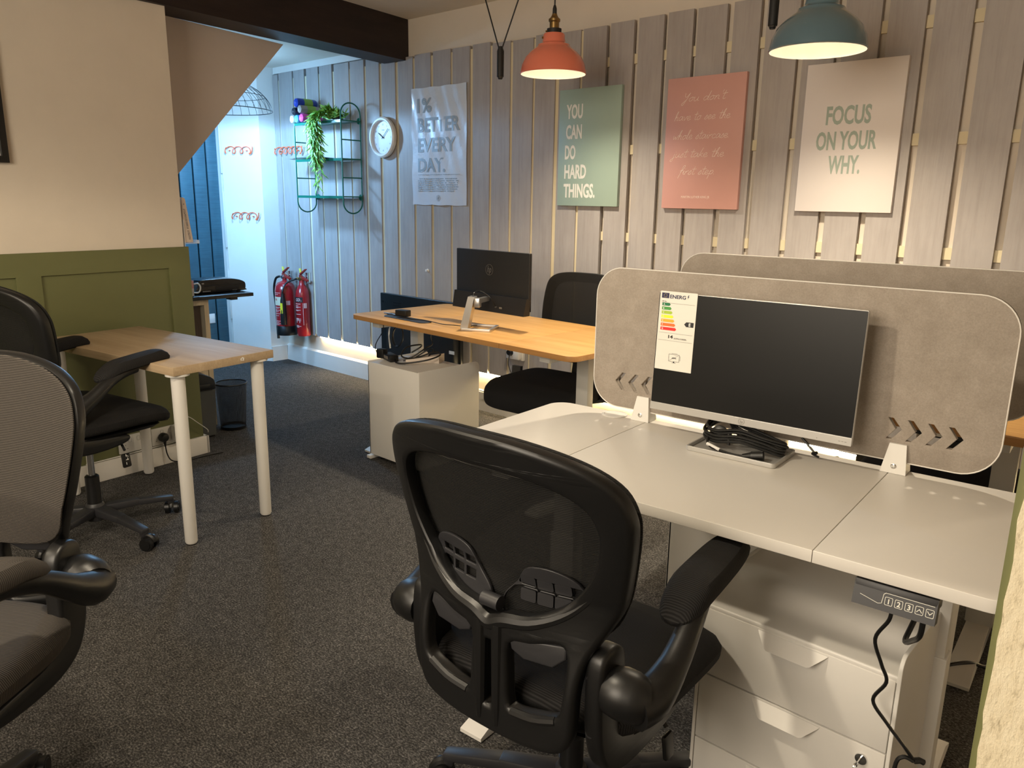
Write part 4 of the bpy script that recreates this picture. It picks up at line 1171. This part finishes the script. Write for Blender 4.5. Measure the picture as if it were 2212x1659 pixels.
# items on the far drawer unit
t = thing('power_adapter', 'black laptop charger with looped leads on the far white drawer unit', 'adapter', (-3.225, 2.57, .5365))
MB().box((.115, .05, .034), (0, 0, .018), (0, 0, R(-18)), .005).box((.05, .04, .05), (-.07, .0, .028), (0, 0, R(10)), .006).build('body', M['black'], t)
MB().plate([rrect(-.03, -.008, .03, .008, .001)], .0004, lambda x, y, z: (x*math.cos(R(-18))+.0255*math.sin(R(-18)), x*math.sin(R(-18))-.0255*math.cos(R(-18))-z, .02+y)).build('rating_label', plain('dim_label', (.16, .14, .12), .5), t)
m = MB()
m.tube([(.05, -.01, .012), (.10, -.04, .008), (.16, -.03, .012), (.24, .05, .03), (.26, .12, .05), (.20, .13, .055), (.12, .06, .02), (.07, .02, .03), (.06, .06, .07), (.09, .13, .08), (.06, .16, .06), (.03, .12, .03)], .0042, 8, smooth=7)
m.tube([(.07, .03, .004), (.11, .07, .03), (.14, .13, .07), (.12, .19, .08), (.10, .2, .12), (.11, .22, .19)], .0042, 8, smooth=6)
m.tube([(.08, .10, .01), (.12, .15, .05), (.16, .16, .06), (.17, .12, .03), (.16, .10, .004)], .004, 8, smooth=6)
m.build('lead', M['cable'], t)
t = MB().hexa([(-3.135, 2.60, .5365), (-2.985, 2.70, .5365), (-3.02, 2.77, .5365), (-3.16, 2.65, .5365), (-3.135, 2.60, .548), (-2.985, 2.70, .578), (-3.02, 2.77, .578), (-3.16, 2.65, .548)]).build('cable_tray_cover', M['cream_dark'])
tag(t, 'pale wedge shaped cover lying under the charger leads on the drawer unit', 'cover')

# dark television stood against the boards behind the wood desk
t = thing('television', 'large dark television standing behind the wood desk against the boards', 'television', (-4.06, 3.50, 0))
bk = plain('blue_black_plastic', (.009, .010, .0105), .35, vary=.05)
MB().plate([rrect(-.415, .165, .415, .716, .008)], .026, XZ(0), .004).build('panel', bk, t)
m = MB().plate([rrect(-.30, .19, .40, .50, .02)], .05, XZ(-.035), .01)
m.build('rear_housing', M['black_matte'], t)
m = MB()
for z in (.655, .635): m.plate([rrect(-.27, z, -.19, z+.010, .003)], .003, XZ(-.0135))
m.plate([circ(.009, 16, -.39, .655)], .003, XZ(-.0135)).b2(.33, .40, -.064, -.060, .30, .33)
m.build('vent', M['black'], t)
MB().plate([rrect(.355, .385, .405, .407, .001)], .001, XZ(-.0605)).build('rating_sticker', M['white'], t)
m = MB()
for sx in (-.3, .3): m.beam((sx, 0, .17), (sx, -.10, .008), .02, .014).beam((sx, 0, .17), (sx, .06, .008), .02, .014)
m.build('stand_foot', M['black'], t)
t = thing('cable_coil', 'hanging coil of glossy black cable with a white tie in front of the television', 'cable', (-3.60, 2.93, .60))
m = MB()
for k in range(6):
    m.tube([(.045*math.cos(a)*(1+.06*k*.3)+.004*k, -.004*k+.01*math.sin(a), .062*math.sin(a)-.02) for a in [i*PI/14 for i in range(28)]], .0042, 8, closed=True)
m.tube([(.02, 0, .04), (.03, .0, .10), (.04, .0, .13)], .004, 8, smooth=4)
m.build('coil', M['cable'], t)
MB().tube([(-.045, -.024, -.10), (-.052, -.026, -.02), (-.04, -.025, .03), (-.01, -.02, .055)], .006, 8, smooth=4, flat=.4).build('tie', M['white'], t)
t = tag(MB().tube([(-3.284, 2.575, .728), (-3.290, 2.575, .685), (-3.344, 2.575, .62), (-3.358, 2.575, .583), (-3.336, 2.575, .556), (-3.30, 2.578, .547)], .0025, 7, smooth=6).build('thin_cable', M['cable']), 'thin black cable dropping from the wood desk edge to the charger', 'cable')

# socket under the far desk
t = thing('wall_socket', 'white wall socket with black plug on the boards below the wood desk', 'socket', (-3.245, 3.591, .44))
MB().b2(-.073, .073, -.018, 0, -.043, .043, .003).build('plate', M['white_steel'], t)
MB().lathe([(0, .04), (.016, .04), (.022, .03), (.023, .012), (0, .012)], seg=20, M=Matrix.Translation((-.035, 0, .0)) @ Matrix.Rotation(R(90), 4, 'X')).build('plug', M['black'], t)
MB().b2(.012, .058, -.048, -.017, -.035, .018, .004).build('white_plug', M['white_steel'], t)
MB().tube([(-.035, -.03, -.02), (-.03, -.04, -.08), (0.0, -.03, -.16), (.035, -.02, -.25), (.02, -.018, -.31), (-.05, -.012, -.315), (-.2, -.012, -.302), (-.4, -.012, -.30)], .0028, 7, smooth=6).build('lead', M['cable'], t)

# right-hand floor items behind the white desk
t = thing('power_strip', 'white power strip on the floor beneath the rear desk at the right edge', 'power strip', (-.285, 2.80, 0), 6)
MB().b2(-.06, .20, -.05, .02, .003, .048, .004).build('body', M['white_steel'], t)
m = MB()
for k in range(3):
    x = -.03+k*.075
    m.b2(x, x+.012, -.03, -.026, .048, .0485).b2(x+.02, x+.024, -.012, -.002, .048, .0485).b2(x-.006, x-.002, -.012, -.002, .048, .0485)
m.build('socket_slots', M['ink'], t)
t = tag(MB().tube([(-.52, 2.30, .006), (-.45, 2.43, .03), (-.40, 2.50, .035), (-.35, 2.56, .012), (-.28, 2.63, .006), (-.18, 2.68, .006)], .006, 8, smooth=6).build('floor_cable', M['cable']), 'black cable crossing the floor behind the white desk leg', 'cable')

# ------------------------------------------------------------------ mesh office chairs
def yb(x, z):
    k = min(1, max(0, (z-.50)/.18)); k = k*k*(3-2*k)
    return -.283-.24*max(0, z-.70)+(.12+.78*k)*x*x
def mirror(h): return h+[(-x, z) for x, z in h[::-1] if abs(x) > 1e-6]
def star_base(t, rot0, col):
    hub = MB().lathe([(.0, .062), (.034, .062), (.038, .075), (.036, .125), (.030, .135), (0, .135)], seg=28)
    for k in range(5):
        a = R(rot0+72*k); d = Vector((math.cos(a), math.sin(a), 0))
        hub.beam(d*.02+Vector((0, 0, .105)), d*.17+Vector((0, 0, .098)), .056, .036, .042, .028, .006)
        hub.beam(d*.16+Vector((0, 0, .098)), d*.312+Vector((0, 0, .076)), .043, .028, .034, .022, .006)
        hub.beam(d*.296+Vector((0, 0, .085)), d*.300+Vector((0, 0, .052)), .03, .03, .024, .024, .004)
    hub.build('star_base', col, t)
    for k in range(5):
        a = R(rot0+72*k); d = Vector((math.cos(a), math.sin(a), 0)); sw = a+R(37*k+20)
        c = d*.303+Vector((math.cos(sw)*.016, math.sin(sw)*.016, .027)); ax = Vector((-math.sin(sw), math.cos(sw), 0))
        m = MB()
        for s in (-1, 1):
            m.cyl(.0265, c+ax*s*.010, c+ax*s*.027, 22); m.cyl(.020, c+ax*s*.027, c+ax*s*.030, 18)
        m.tube([c+Vector((.022*math.cos(q)*math.cos(sw), .022*math.cos(q)*math.sin(sw), .006+.024*math.sin(q))) for q in [i*PI/8 for i in range(9)]], .011, 8)
        m.cyl(.007, d*.303+Vector((0, 0, .05)), d*.303+Vector((0, 0, .075)), 10)
        m.build('caster', M['black'], t)
def seat_warp(v):
    z = v.z
    if v.y > .08: z -= .035*((v.y-.08)/.17)**2
    if v.y < -.12: z += .012*((-.12-v.y)/.13)**2
    z += .010*(abs(v.x)/.25)**3
    return Vector((v.x*(1+.05*v.y), v.y, z))
SEAT = [(0, .470), (.35, .4705), (.6, .471), (.8, .469), (.9, .464), (.965, .453), (1.0, .436), (.995, .418), (.96, .405), (.9, .400), (0, .400)]
def office_chair(label, loc, rot, lift, star, back_mat, seat_mat, pad_mat, tag_icons=False, front_wrap=False):
    t = thing('office_chair', label, 'chair', loc, rot, None)
    up = Vector((0, 0, lift))
    def fm(off):
        return lambda x, y, z: (x, yb(x, y)-z+off, y+lift)
    # back frame: wide rounded top, tapering to a two-windowed lower part
    out = mirror([(0, .992), (.08, .989), (.155, .976), (.215, .955), (.254, .923), (.271, .880), (.272, .84), (.262, .77), (.247, .70), (.222, .645), (.200, .60), (.190, .55), (.187, .48), (.180, .435), (.155, .405), (.09, .388), (0, .384)])
    hole = mirror([(0, .932), (.09, .928), (.160, .912), (.202, .886), (.219, .850), (.218, .812), (.206, .765), (.176, .715), (.138, .677), (.085, .650), (.035, .640), (0, .628)])
    win = [(.046, .584), (.09, .598), (.140, .612), (.160, .606), (.166, .57), (.162, .505), (.150, .478), (.10, .462), (.060, .455), (.048, .464), (.044, .52)]
    slot = rrect(-.011, .44, .011, .575, .008)
    loops = [catmull([(a, b, 0) for a, b in out], 4), catmull([(a, b, 0) for a, b in hole], 4), catmull([(a, b, 0) for a, b in win], 3), catmull([(-a, b, 0) for a, b in win[::-1]], 3), slot]
    loops = [[(v[0], v[1]) for v in L] for L in loops]
    fr = MB().plate(loops, .034, fm(0), .010, sub=.03)
    rib = [(-.245, .83), (-.226, .765), (-.192, .708), (-.148, .666), (-.09, .637), (-.035, .626), (0, .612), (.035, .626), (.09, .637), (.148, .666), (.192, .708), (.226, .765), (.245, .83)]
    fr.tube([(x, yb(x, z)-.008, z+lift) for x, z in rib], [.004, .009, .014, .017, .014, .009, .004], 10, smooth=4)
    for s in (-1, 1):
        fr.tube([(s*.021, yb(0, z)-.010, z+lift) for z in (.615, .58, .51, .44, .405)], [.014, .014, .013, .012, .009], 10, smooth=3)
        fr.tube([(s*.055, yb(.05, .45)-.010, .447+lift), (s*.105, yb(.1, .455)-.012, .454+lift), (s*.152, yb(.15, .47)-.010, .470+lift)], .009, 8, smooth=3)
    fr.build('backrest_frame', M['black'], t)
    top = mirror([(0, .990), (.08, .987), (.155, .974), (.214, .952), (.252, .921), (.268, .879), (.269, .84), (.259, .77), (.244, .70), (.218, .64), (.15, .60), (0, .59)])
    tl = [(v[0], v[1]) for v in catmull([(a, b, 0) for a, b in top], 4)]
    MB().plate([tl], .006, fm(.024), .0025, sub=.028).build('backrest_mesh', back_mat, t)
    # lumbar support: two slotted wings joined in the middle
    m = MB()
    for s in (-1, 1):
        wing = [(.012, .638), (.03, .624), (.10, .630), (.165, .655), (.182, .685), (.165, .725), (.12, .742), (.07, .735), (.045, .700), (.018, .668)]
        ho = [rrect(.055+.034*i, .698, .082+.034*i, .714, .002) for i in range(3)]+[rrect(.055+.034*i, .668, .082+.034*i, .688, .002) for i in range(3)]
        wl = [(v[0]*s, v[1]) for v in catmull([(a, b, 0) for a, b in wing], 4)]
        m.plate([wl]+[[(a*s, b) for a, b in h] for h in ho], .007, fm(.014), .002, sub=.03)
    m.cyl(.014, (-.02, yb(0, .65)-.004, .652+lift), (.02, yb(0, .65)-.004, .652+lift), 14)
    for s in (-1, 1):
        m.plate([[(s*a, b) for a, b in ((.046, .592), (.10, .606), (.160, .614), (.162, .59), (.138, .568), (.078, .563), (.05, .574))]], .010, fm(-.006), .004)
    m.build('lumbar_support', M['grey_plastic'], t)
    # seat
    MB().superpad([(k, z+lift) for k, z in SEAT], .272, .255, 4.0, 56, (0, .005, 0), seat_warp).build('seat', seat_mat, t)
    m = MB().superpad([(0, .400+lift), (.9, .400+lift), (.93, .395+lift), (.85, .378+lift), (0, .374+lift)], .26, .24, 4, 40, (0, .0, 0), lambda v: Vector((v.x, v.y, v.z-(.03*((v.y-.08)/.17)**2 if v.y > .08 else 0))))
    m.box((.17, .22, .05), (0, -.01, .352+lift), None, .01).box((.09, .10, .03), (0, -.12, .365+lift), None, .008)
    m.build('seat_pan', M['black'], t)
    lv = MB().tube([(.10, .02, .352+lift), (.18, .02, .345+lift), (.22, .015, .315+lift)], .005, 8, smooth=4)
    lv.box((.012, .036, .055), (.226, .014, .275+lift), (0, R(-8), 0), .006)
    lvo = lv.build('tilt_lever', M['black'], t)
    if tag_icons:
        k = MB()
        for i, q in enumerate((.295, .280, .262)):
            k.box((.0006, .012, .002), (.2335, .014, q+lift), (R(30*(i-1)), R(-8), 0)).box((.0006, .002, .010), (.2335, .010+.006*(i % 2), q+.003+lift), (0, R(-8), 0))
        k.build('lever_icons', M['white'], lvo)
    # column
    m = MB().cyl(.014, (0, 0, .20+lift*.6), (0, 0, .34+lift), 20)
    co = m.build('gas_column', M['chrome'], t)
    MB().lathe([(.027, .09), (.027, .205+lift*.55), (.022, .21+lift*.55), (.014, .212+lift*.55)], seg=24).build('column_cover', M['black'], co)
    star_base(t, star, M['grey_plastic'])
    # armrests: J-shaped brackets, round pivot, curved arm, padded top
    for s in (-1, 1):
        J = [(-.268, .585), (-.252, .612), (-.215, .615), (-.188, .59), (-.185, .53), (-.180, .45), (-.155, .41), (-.08, .388), (.03, .378), (.03, .350), (-.06, .336), (-.16, .338), (-.225, .365), (-.258, .42), (-.270, .50)]
        jl = [(v[0], v[1]+lift) for v in catmull([(a, b, 0) for a, b in J], 4)]
        m = MB().plate([jl], .036, lambda x, y, z: (s*(.212+z), x+.0, y), .009)
        br = m.build('arm_bracket', M['black'], t)
        for yy, zz in ((-.2695, .565), (-.2655, .455)):
            MB().lathe([(0, .001), (.0075, .001), (.0075, -.002), (0, -.002)], seg=16, M=Matrix.Translation((s*.206, yy+.0015, zz+lift)) @ Matrix.Rotation(R(90), 4, 'X')).build('screw_hole', M['ink'], br)
        px = s*.268
        m = MB().tube([(s*.226, -.235, .540+lift), (s*.248, -.233, .540+lift), (s*.272, -.226, .536+lift), (s*.290, -.215, .533+lift)], [.040, .046, .045, .036], 18, smooth=3)
        m.tube([(s*.276, -.238, .526+lift), (s*.290, -.200, .532+lift), (s*.296, -.135, .568+lift), (s*.292, -.065, .615+lift), (s*.280, .0, .638+lift), (s*.276, .06, .645+lift)], [.040, .037, .027, .022, .021, .017], 14, smooth=4)
        ar = m.build('armrest', M['black'], t)
        def pw(v):
            return Vector((v.x*(1-.10*v.y/.15), v.y, v.z+.018*(v.y/.16)-.028*max(0, -(v.y+.06)/.1)**1.5-.02*max(0, (v.y-.09)/.07)**2))
        MB().superpad([(0, .030), (.5, .029), (.8, .025), (.94, .016), (1, .004), (.98, -.008), (.85, -.014), (0, -.015)], .045, .155, 3, 40, (px, .055, .665+lift), pw).build('arm_pad', pad_mat, ar)
    return t
BLK = (M['mesh_back'], M['mesh_seat'], M['mesh_pad'])
office_chair('black mesh office chair seen from behind in the foreground at the white desk', (-.925, 1.232, 0), 4, .01, 200, *BLK)
office_chair('black office chair tucked at the oak table by the green panelled wall', (-3.31, 1.078, 0), 12, .08, 2, M['mesh_back'], M['mesh_seat'], M['mesh_pad'], True)
office_chair('grey ribbed mesh office chair cut off by the left edge of the photo', (-1.745, .172, 0), 216, .055, -91, M['mesh_grey'], M['seat_grey'], M['seat_grey'])

def task_chair(label, loc, rot):
    t = thing('task_chair', label, 'chair', loc, rot, None)
    MB().superpad([(0, .482), (.4, .482), (.7, .481), (.88, .476), (.95, .468), (.985, .455), (1, .44), (1, .405), (.985, .392), (.95, .386), (0, .386)], .262, .255, 5.5, 64, (0, .02, 0), seat_warp).build('seat', M['seat_black'], t)
    MB().superpad([(0, .395), (.85, .395), (.8, .372), (0, .368)], .25, .24, 4, 32).box((.16, .2, .05), (0, -.02, .35), None, .01).beam((0, -.1, .36), (0, -.29, .37), .09, .03).beam((0, -.275, .36), (0, -.30, .56), .09, .025, .07, .02).build('seat_pan', M['black'], t)
    by = lambda x, z: -.275-.10*(z-.55)+.45*x*x
    fm = lambda off: (lambda x, y, z: (x, by(x, y)-z+off, y))
    out = mirror([(0, 1.005), (.10, 1.003), (.165, .990), (.205, .955), (.222, .88), (.228, .78), (.222, .66), (.205, .57), (.165, .535), (0, .525)])
    hol = mirror([(0, .955), (.09, .952), (.145, .940), (.172, .91), (.182, .86), (.186, .78), (.182, .70), (.165, .665), (.08, .655), (0, .655)])
    L = [[(v[0], v[1]) for v in catmull([(a, b, 0) for a, b in q], 4)] for q in (out, hol)]
    MB().plate(L, .03, fm(0), .009, sub=.03).build('backrest_frame', M['black_matte'], t)
    MB().plate([L[0]], .005, fm(.018), .002, sub=.028).build('backrest_mesh', M['mesh_back'], t)
    m = MB()
    for sx in (-.16, .10): m.tube([(sx*.5, .05, .35), (sx, .08, .345), (sx, .09, .34)], .006, 8).box((.045, .05, .045), (sx, .10, .335), (0, .2, 0), .008)
    m.build('tilt_lever', M['black'], t)
    MB().cyl(.014, (0, 0, .2), (0, 0, .35)).build('gas_column', M['chrome'], t)
    MB().cyl(.027, (0, 0, .09), (0, 0, .21)).build('column_cover', M['black'], t)
    star_base(t, 15, M['grey_plastic'])
    m = MB()
    for s in (-1, 1):
        m.beam((s*.14, -.04, .372), (s*.275, -.09, .40), .05, .016).beam((s*.275, -.09, .39), (s*.275, -.10, .50), .055, .022)
    m.build('arm_stub', M['grey_plastic'], t)
    return t
ch = task_chair('black mesh task chair between the wood desk and the slatted wall', (-2.50, 3.02, 0), 186)
c2 = copy_tree(ch); c2.location = (-.64, 2.93, 0); c2.rotation_euler = (0, 0, R(184))
c2['label'] = 'black task chair mostly hidden, its seat showing under the front felt screen'

# ------------------------------------------------------------------ oak table with round white legs
t = thing('table', 'small pale oak table with round white legs against the green wall', 'table', (-2.882, 1.261, 0), 8.5)
p = MB().b2(-1.0, 0, 0, .468, .708, .742, .0012).build('table_top', M['oak'], t)
n = N('table_edge_dent')
for u, nn in ((-.045, .045), (-.045, .415), (-.945, .415), (-.945, .045)):
    lg = MB().lathe([(.020, .004), (.0245, .012), (.0265, .64), (.0265, .695), (.045, .700), (.045, .708)], (u, nn, 0), 28).build('leg', M['white_steel'], t)
    MB().lathe([(0, 0), (.020, 0), (.0205, .012), (0, .012)], (u, nn, 0), 20).build('foot_cap', M['black'], lg)
MB().plate([[(.302, .722), (.318, .719), (.320, .731), (.312, .735), (.303, .730)], [(.306, .724), (.313, .722), (.314, .729), (.308, .730)]], .0006, YZ(.0005)).build('sticker', M['white'], t)

# ------------------------------------------------------------------ wall sockets behind the table (coordinates along the left wall)
def lw(x, y, z): 
    a = R(6); return (-4.02+x*math.cos(a)-y*math.sin(a), 1.87+x*math.sin(a)+y*math.cos(a), z)
def double_socket(label, y):
    t = thing('wall_socket', label, 'socket', lw(.0235, y, .155), 6)
    MB().b2(0, .012, -.078, .078, -.045, .045, .003).build('plate', M['white_steel'], t)
    m = MB()
    for s in (-1, 1):
        m.plate([rrect(s*.022-.008, .008, s*.022+.008, .032, .004), rrect(s*.022-.0072, .0088, s*.022+.0072, .0312, .0035)], .0008, YZ(.0124))
        for dy, dz, a, b in ((0, -.004, .003, .006), (-.009, -.022, .006, .0035), (.009, -.022, .006, .0035)):
            m.b2(.0121, .0126, s*.046+dy-a/2, s*.046+dy+a/2, dz-b/2, dz+b/2)
    m.build('switch', plain('socket_detail', (.22, .20, .18), .5), t)
    return t
double_socket('left white double wall socket above the skirting under the oak table', -.375)
d2 = double_socket('right white double wall socket holding a round black plug', -.205)
t = thing('plug', 'round black plug with lead in the wall socket under the oak table', 'plug', lw(.036, -.228, .150), 6)
MB().lathe([(.016, 0), (.024, .004), (.0245, .022), (.018, .034), (0, .037)], seg=24, M=Matrix.Rotation(R(90), 4, 'Y')).tube([(.02, 0, -.012), (.02, .001, -.03), (.02, .002, -.05)], [.010, .007, .004], 10).build('body', M['black'], t)
MB().tube([(.02, .002, -.045), (.024, .006, -.09), (.035, .02, -.125), (.05, .06, -.140), (.05, .12, -.1445), (.05, .20, -.145), (.07, .30, -.145)], .0035, 8, smooth=6).build('lead', M['cable'], t)
t = thing('usb_charger', 'white square charger plugged in at the right end of the wall sockets', 'charger', lw(.036, -.150, .168), 6)
MB().b2(0, .040, -.030, .030, -.045, .035, .005).build('body', M['white_steel'], t)
MB().tube([(.018, .0, .033), (.018, .002, .06), (.02, .03, .075), (.02, .07, .06), (.02, .115, .02), (.016, .17, -.03), (.01, .178, -.05)], .0022, 7, smooth=6).build('lead', M['white_steel'], t)
t = tag(MB().tube([lw(.036, -.62, .103), lw(.036, -.4, .104), lw(.034, -.2, .106), lw(.034, -.13, .108)], .003, 7, smooth=4).build('white_cable', M['white_steel']), 'white cable running along the top of the left skirting board', 'cable')

# leaflets in a clear holder on the end of the cream wall
t = thing('leaflet_holder', 'cream leaflets in a small clear wall holder at the corner of the cream wall', 'leaflet holder', lw(0, 0, 0), 6)
LX = -.012
m = MB()
prof = [(.016, 1.134), (.066, 1.134), (.064, 1.16), (.038, 1.352), (.034, 1.360), (.026, 1.363), (.018, 1.358)]
m.plate([prof], .14, lambda x, y, z: (-.085+z, x, y), .0015)
m.build('leaflets', plain('cream_card', (.60, .50, .42), .5, vary=.03), t)
m = MB(); rr = random.Random(9)
z = 1.150
while z < 1.30:
    if not 1.195 < z < 1.203:
        y0 = .052-(z-1.15)*.13
        for k in range(2):
            m.b2(-.0149, -.0145, y0-.010+k*.006, y0-.0058+k*.006, z, z+rr.uniform(.003, .006))
    z += .0068
m.b2(-.0149, -.0145, .026, .029, 1.325, 1.333)
m.build('print', plain('grey_print', (.14, .12, .11), .6), t)
n = N('clear_acrylic'); n.b.inputs['Base Color'].default_value = (.85, .88, .9, 1); n.b.inputs['Roughness'].default_value = .1; n.b.inputs['Alpha'].default_value = .35
MB().b2(-.16, -.006, .014, .096, 1.128, 1.133).b2(-.16, -.006, .092, .096, 1.128, 1.146).b2(-.16, -.006, .012, .0155, 1.10, 1.25).build('tray', n.m, t)

# ------------------------------------------------------------------ alcove furniture behind the cream wall
t = thing('storage_cabinet', 'pale wood cabinet with a dark grained panel behind the green wall', 'cabinet', (-4.455, 2.195, 0))
pw = wood('pale_birch', (.56, .45, .30), (.62, .51, .35), (.66, .55, .39), 'Z', 1)
m = MB().b2(-.36, 0, -.028, 0, 0, .775, .001).b2(-.36, 0, -.52, -.495, 0, .775, .001).b2(-.36, -.002, -.495, -.028, .742, .774).b2(-.36, -.002, -.495, -.028, .52, .54).b2(-.36, -.34, -.495, -.028, .0, .742)
m.build('carcass', pw, t)
MB().b2(-.34, -.045, -.49, -.032, .545, .74).build('grained_box', wood('grey_brown_grain', (.075, .052, .038), (.12, .085, .062), (.17, .12, .09), 'Z', 1.4), t)
MB().b2(-.02, -.004, -.49, -.032, .02, .518, .001).build('front_panel', pw, t)
t = thing('wall_desk', 'narrow black work surface on the pale cabinet in the alcove', 'work surface', (-4.42, 2.47, 0))
MB().b2(-.50, 0, -.62, 0, .776, .797, .002).build('top', M['black'], t)
MB().b2(-.09, -.03, -.135, -.09, .758, .776, .002).build('bracket', M['black'], t)
t = thing('laminator', 'long black laminator on the black work surface', 'laminator', (-4.60, 2.33, .797))
bl_ = plain('gloss_black', (.008, .009, .011), .25, vary=.05)
out = [(-.155, .006), (.135, .006), (.148, .018), (.15, .045), (.138, .062), (.09, .078), (.0, .086), (-.12, .084), (-.152, .076), (-.158, .05)]
ol = [(v[0], v[1]) for v in catmull([(a, b, 0) for a, b in out], 3)]
MB().plate([ol], .15, lambda x, y, z: (z, x, y), .006).build('body', bl_, t)
MB().b2(-.02, .079, -.12, .12, .046, .052, .001).b2(.05, .0775, -.05, .10, .015, .04, .002).build('feed_slot', M['ink'], t)
m = MB()
for yy, L in ((-.13, .05), (.06, .03)):
    for k in range(6): m.b2(.0752, .0758, yy+k*L/6, yy+k*L/6+L/9, .013, .018)
m.b2(.0752, .079, -.135, -.122, .060, .066)
m.build('print', plain('grey_mark', (.35, .36, .38), .5), t)
m = MB()
for sx in (-.05, .05):
    for yy in (-.12, .11): m.cyl(.012, (sx, yy, 0), (sx, yy, .008), 12)
m.build('foot', M['black'], t)
t = thing('mug', 'pink and white dipped mug beside the laminator', 'mug', (-4.468, 2.075, .797))
MB().lathe([(0, .001), (.034, .001), (.039, .006), (.041, .05)], seg=36, cap=False).build('lower_glaze', plain('cream_glaze', (.66, .62, .55), .25), t)
MB().lathe([(.041, .05), (.0415, .088), (.0405, .094), (.0385, .094), (.038, .05), (.036, .01), (0, .008)], seg=36, cap=False).build('upper_glaze', plain('pink_glaze', (.62, .30, .27), .25), t)
MB().tube([(.015, .036, .072), (.022, .060, .075), (.025, .072, .052), (.022, .062, .024), (.014, .036, .022)], .0055, 10, smooth=5, flat=.8).build('handle', M['white_steel'], t)
t = thing('paper_shredder', 'grey paper shredder with black top on the carpet beside the green wall', 'shredder', (-4.235, 1.94, 0), -4)
m = MB().hexa([(-.21, .005, .012), (0, .005, .012), (-.01, .135, .012), (-.21, .135, .012), (-.21, 0, .285), (.004, 0, .285), (.0, .145, .285), (-.21, .145, .285)])
m.build('bin', plain('mid_grey_plastic', (.075, .078, .075), .5, vary=.03), t)
out = [(-.001, .288), (.146, .288), (.146, .325), (.14, .345), (.12, .362), (.06, .388), (.0, .402)]
m = MB().plate([out], .215, lambda x, y, z: (-.105+z, x, y), .004)
m.build('head', M['black'], t)
MB().b2(-.02, .006, .035, .115, .300, .322, .002).b2(-.03, .0042, .02, .125, .283, .2885).build('hand_grip', M['ink'], t)
MB().b2(-.19, -.02, .01, .13, 0, .013).build('foot', M['black'], t)
t = thing('waste_bin', 'round black wire mesh waste bin on the carpet beside the shredder', 'bin', (-4.33, 2.235, 0))
m = MB().lathe([(.073, .004), (.090, .28)], seg=48, cap=False)
m.build('mesh_wall', wiremesh('black_wire_mesh', (.03, .03, .032), 330, .44), t)
m = MB().tube([(x, y, .281) for x, y in circ(.0905, 48)], .0048, 8, closed=True).lathe([(0, .002), (.073, .002), (.076, .02), (.074, .02), (.071, .006), (0, .006)], seg=40, cap=False)
m.build('rim_and_base', M['black'], t)
t = tag(MB().b2(-6.2995, -6.294, 3.09, 3.15, .32, .40, .001).build('notice_card', M['white']), 'small white card low on the blue boarded wall', 'card')
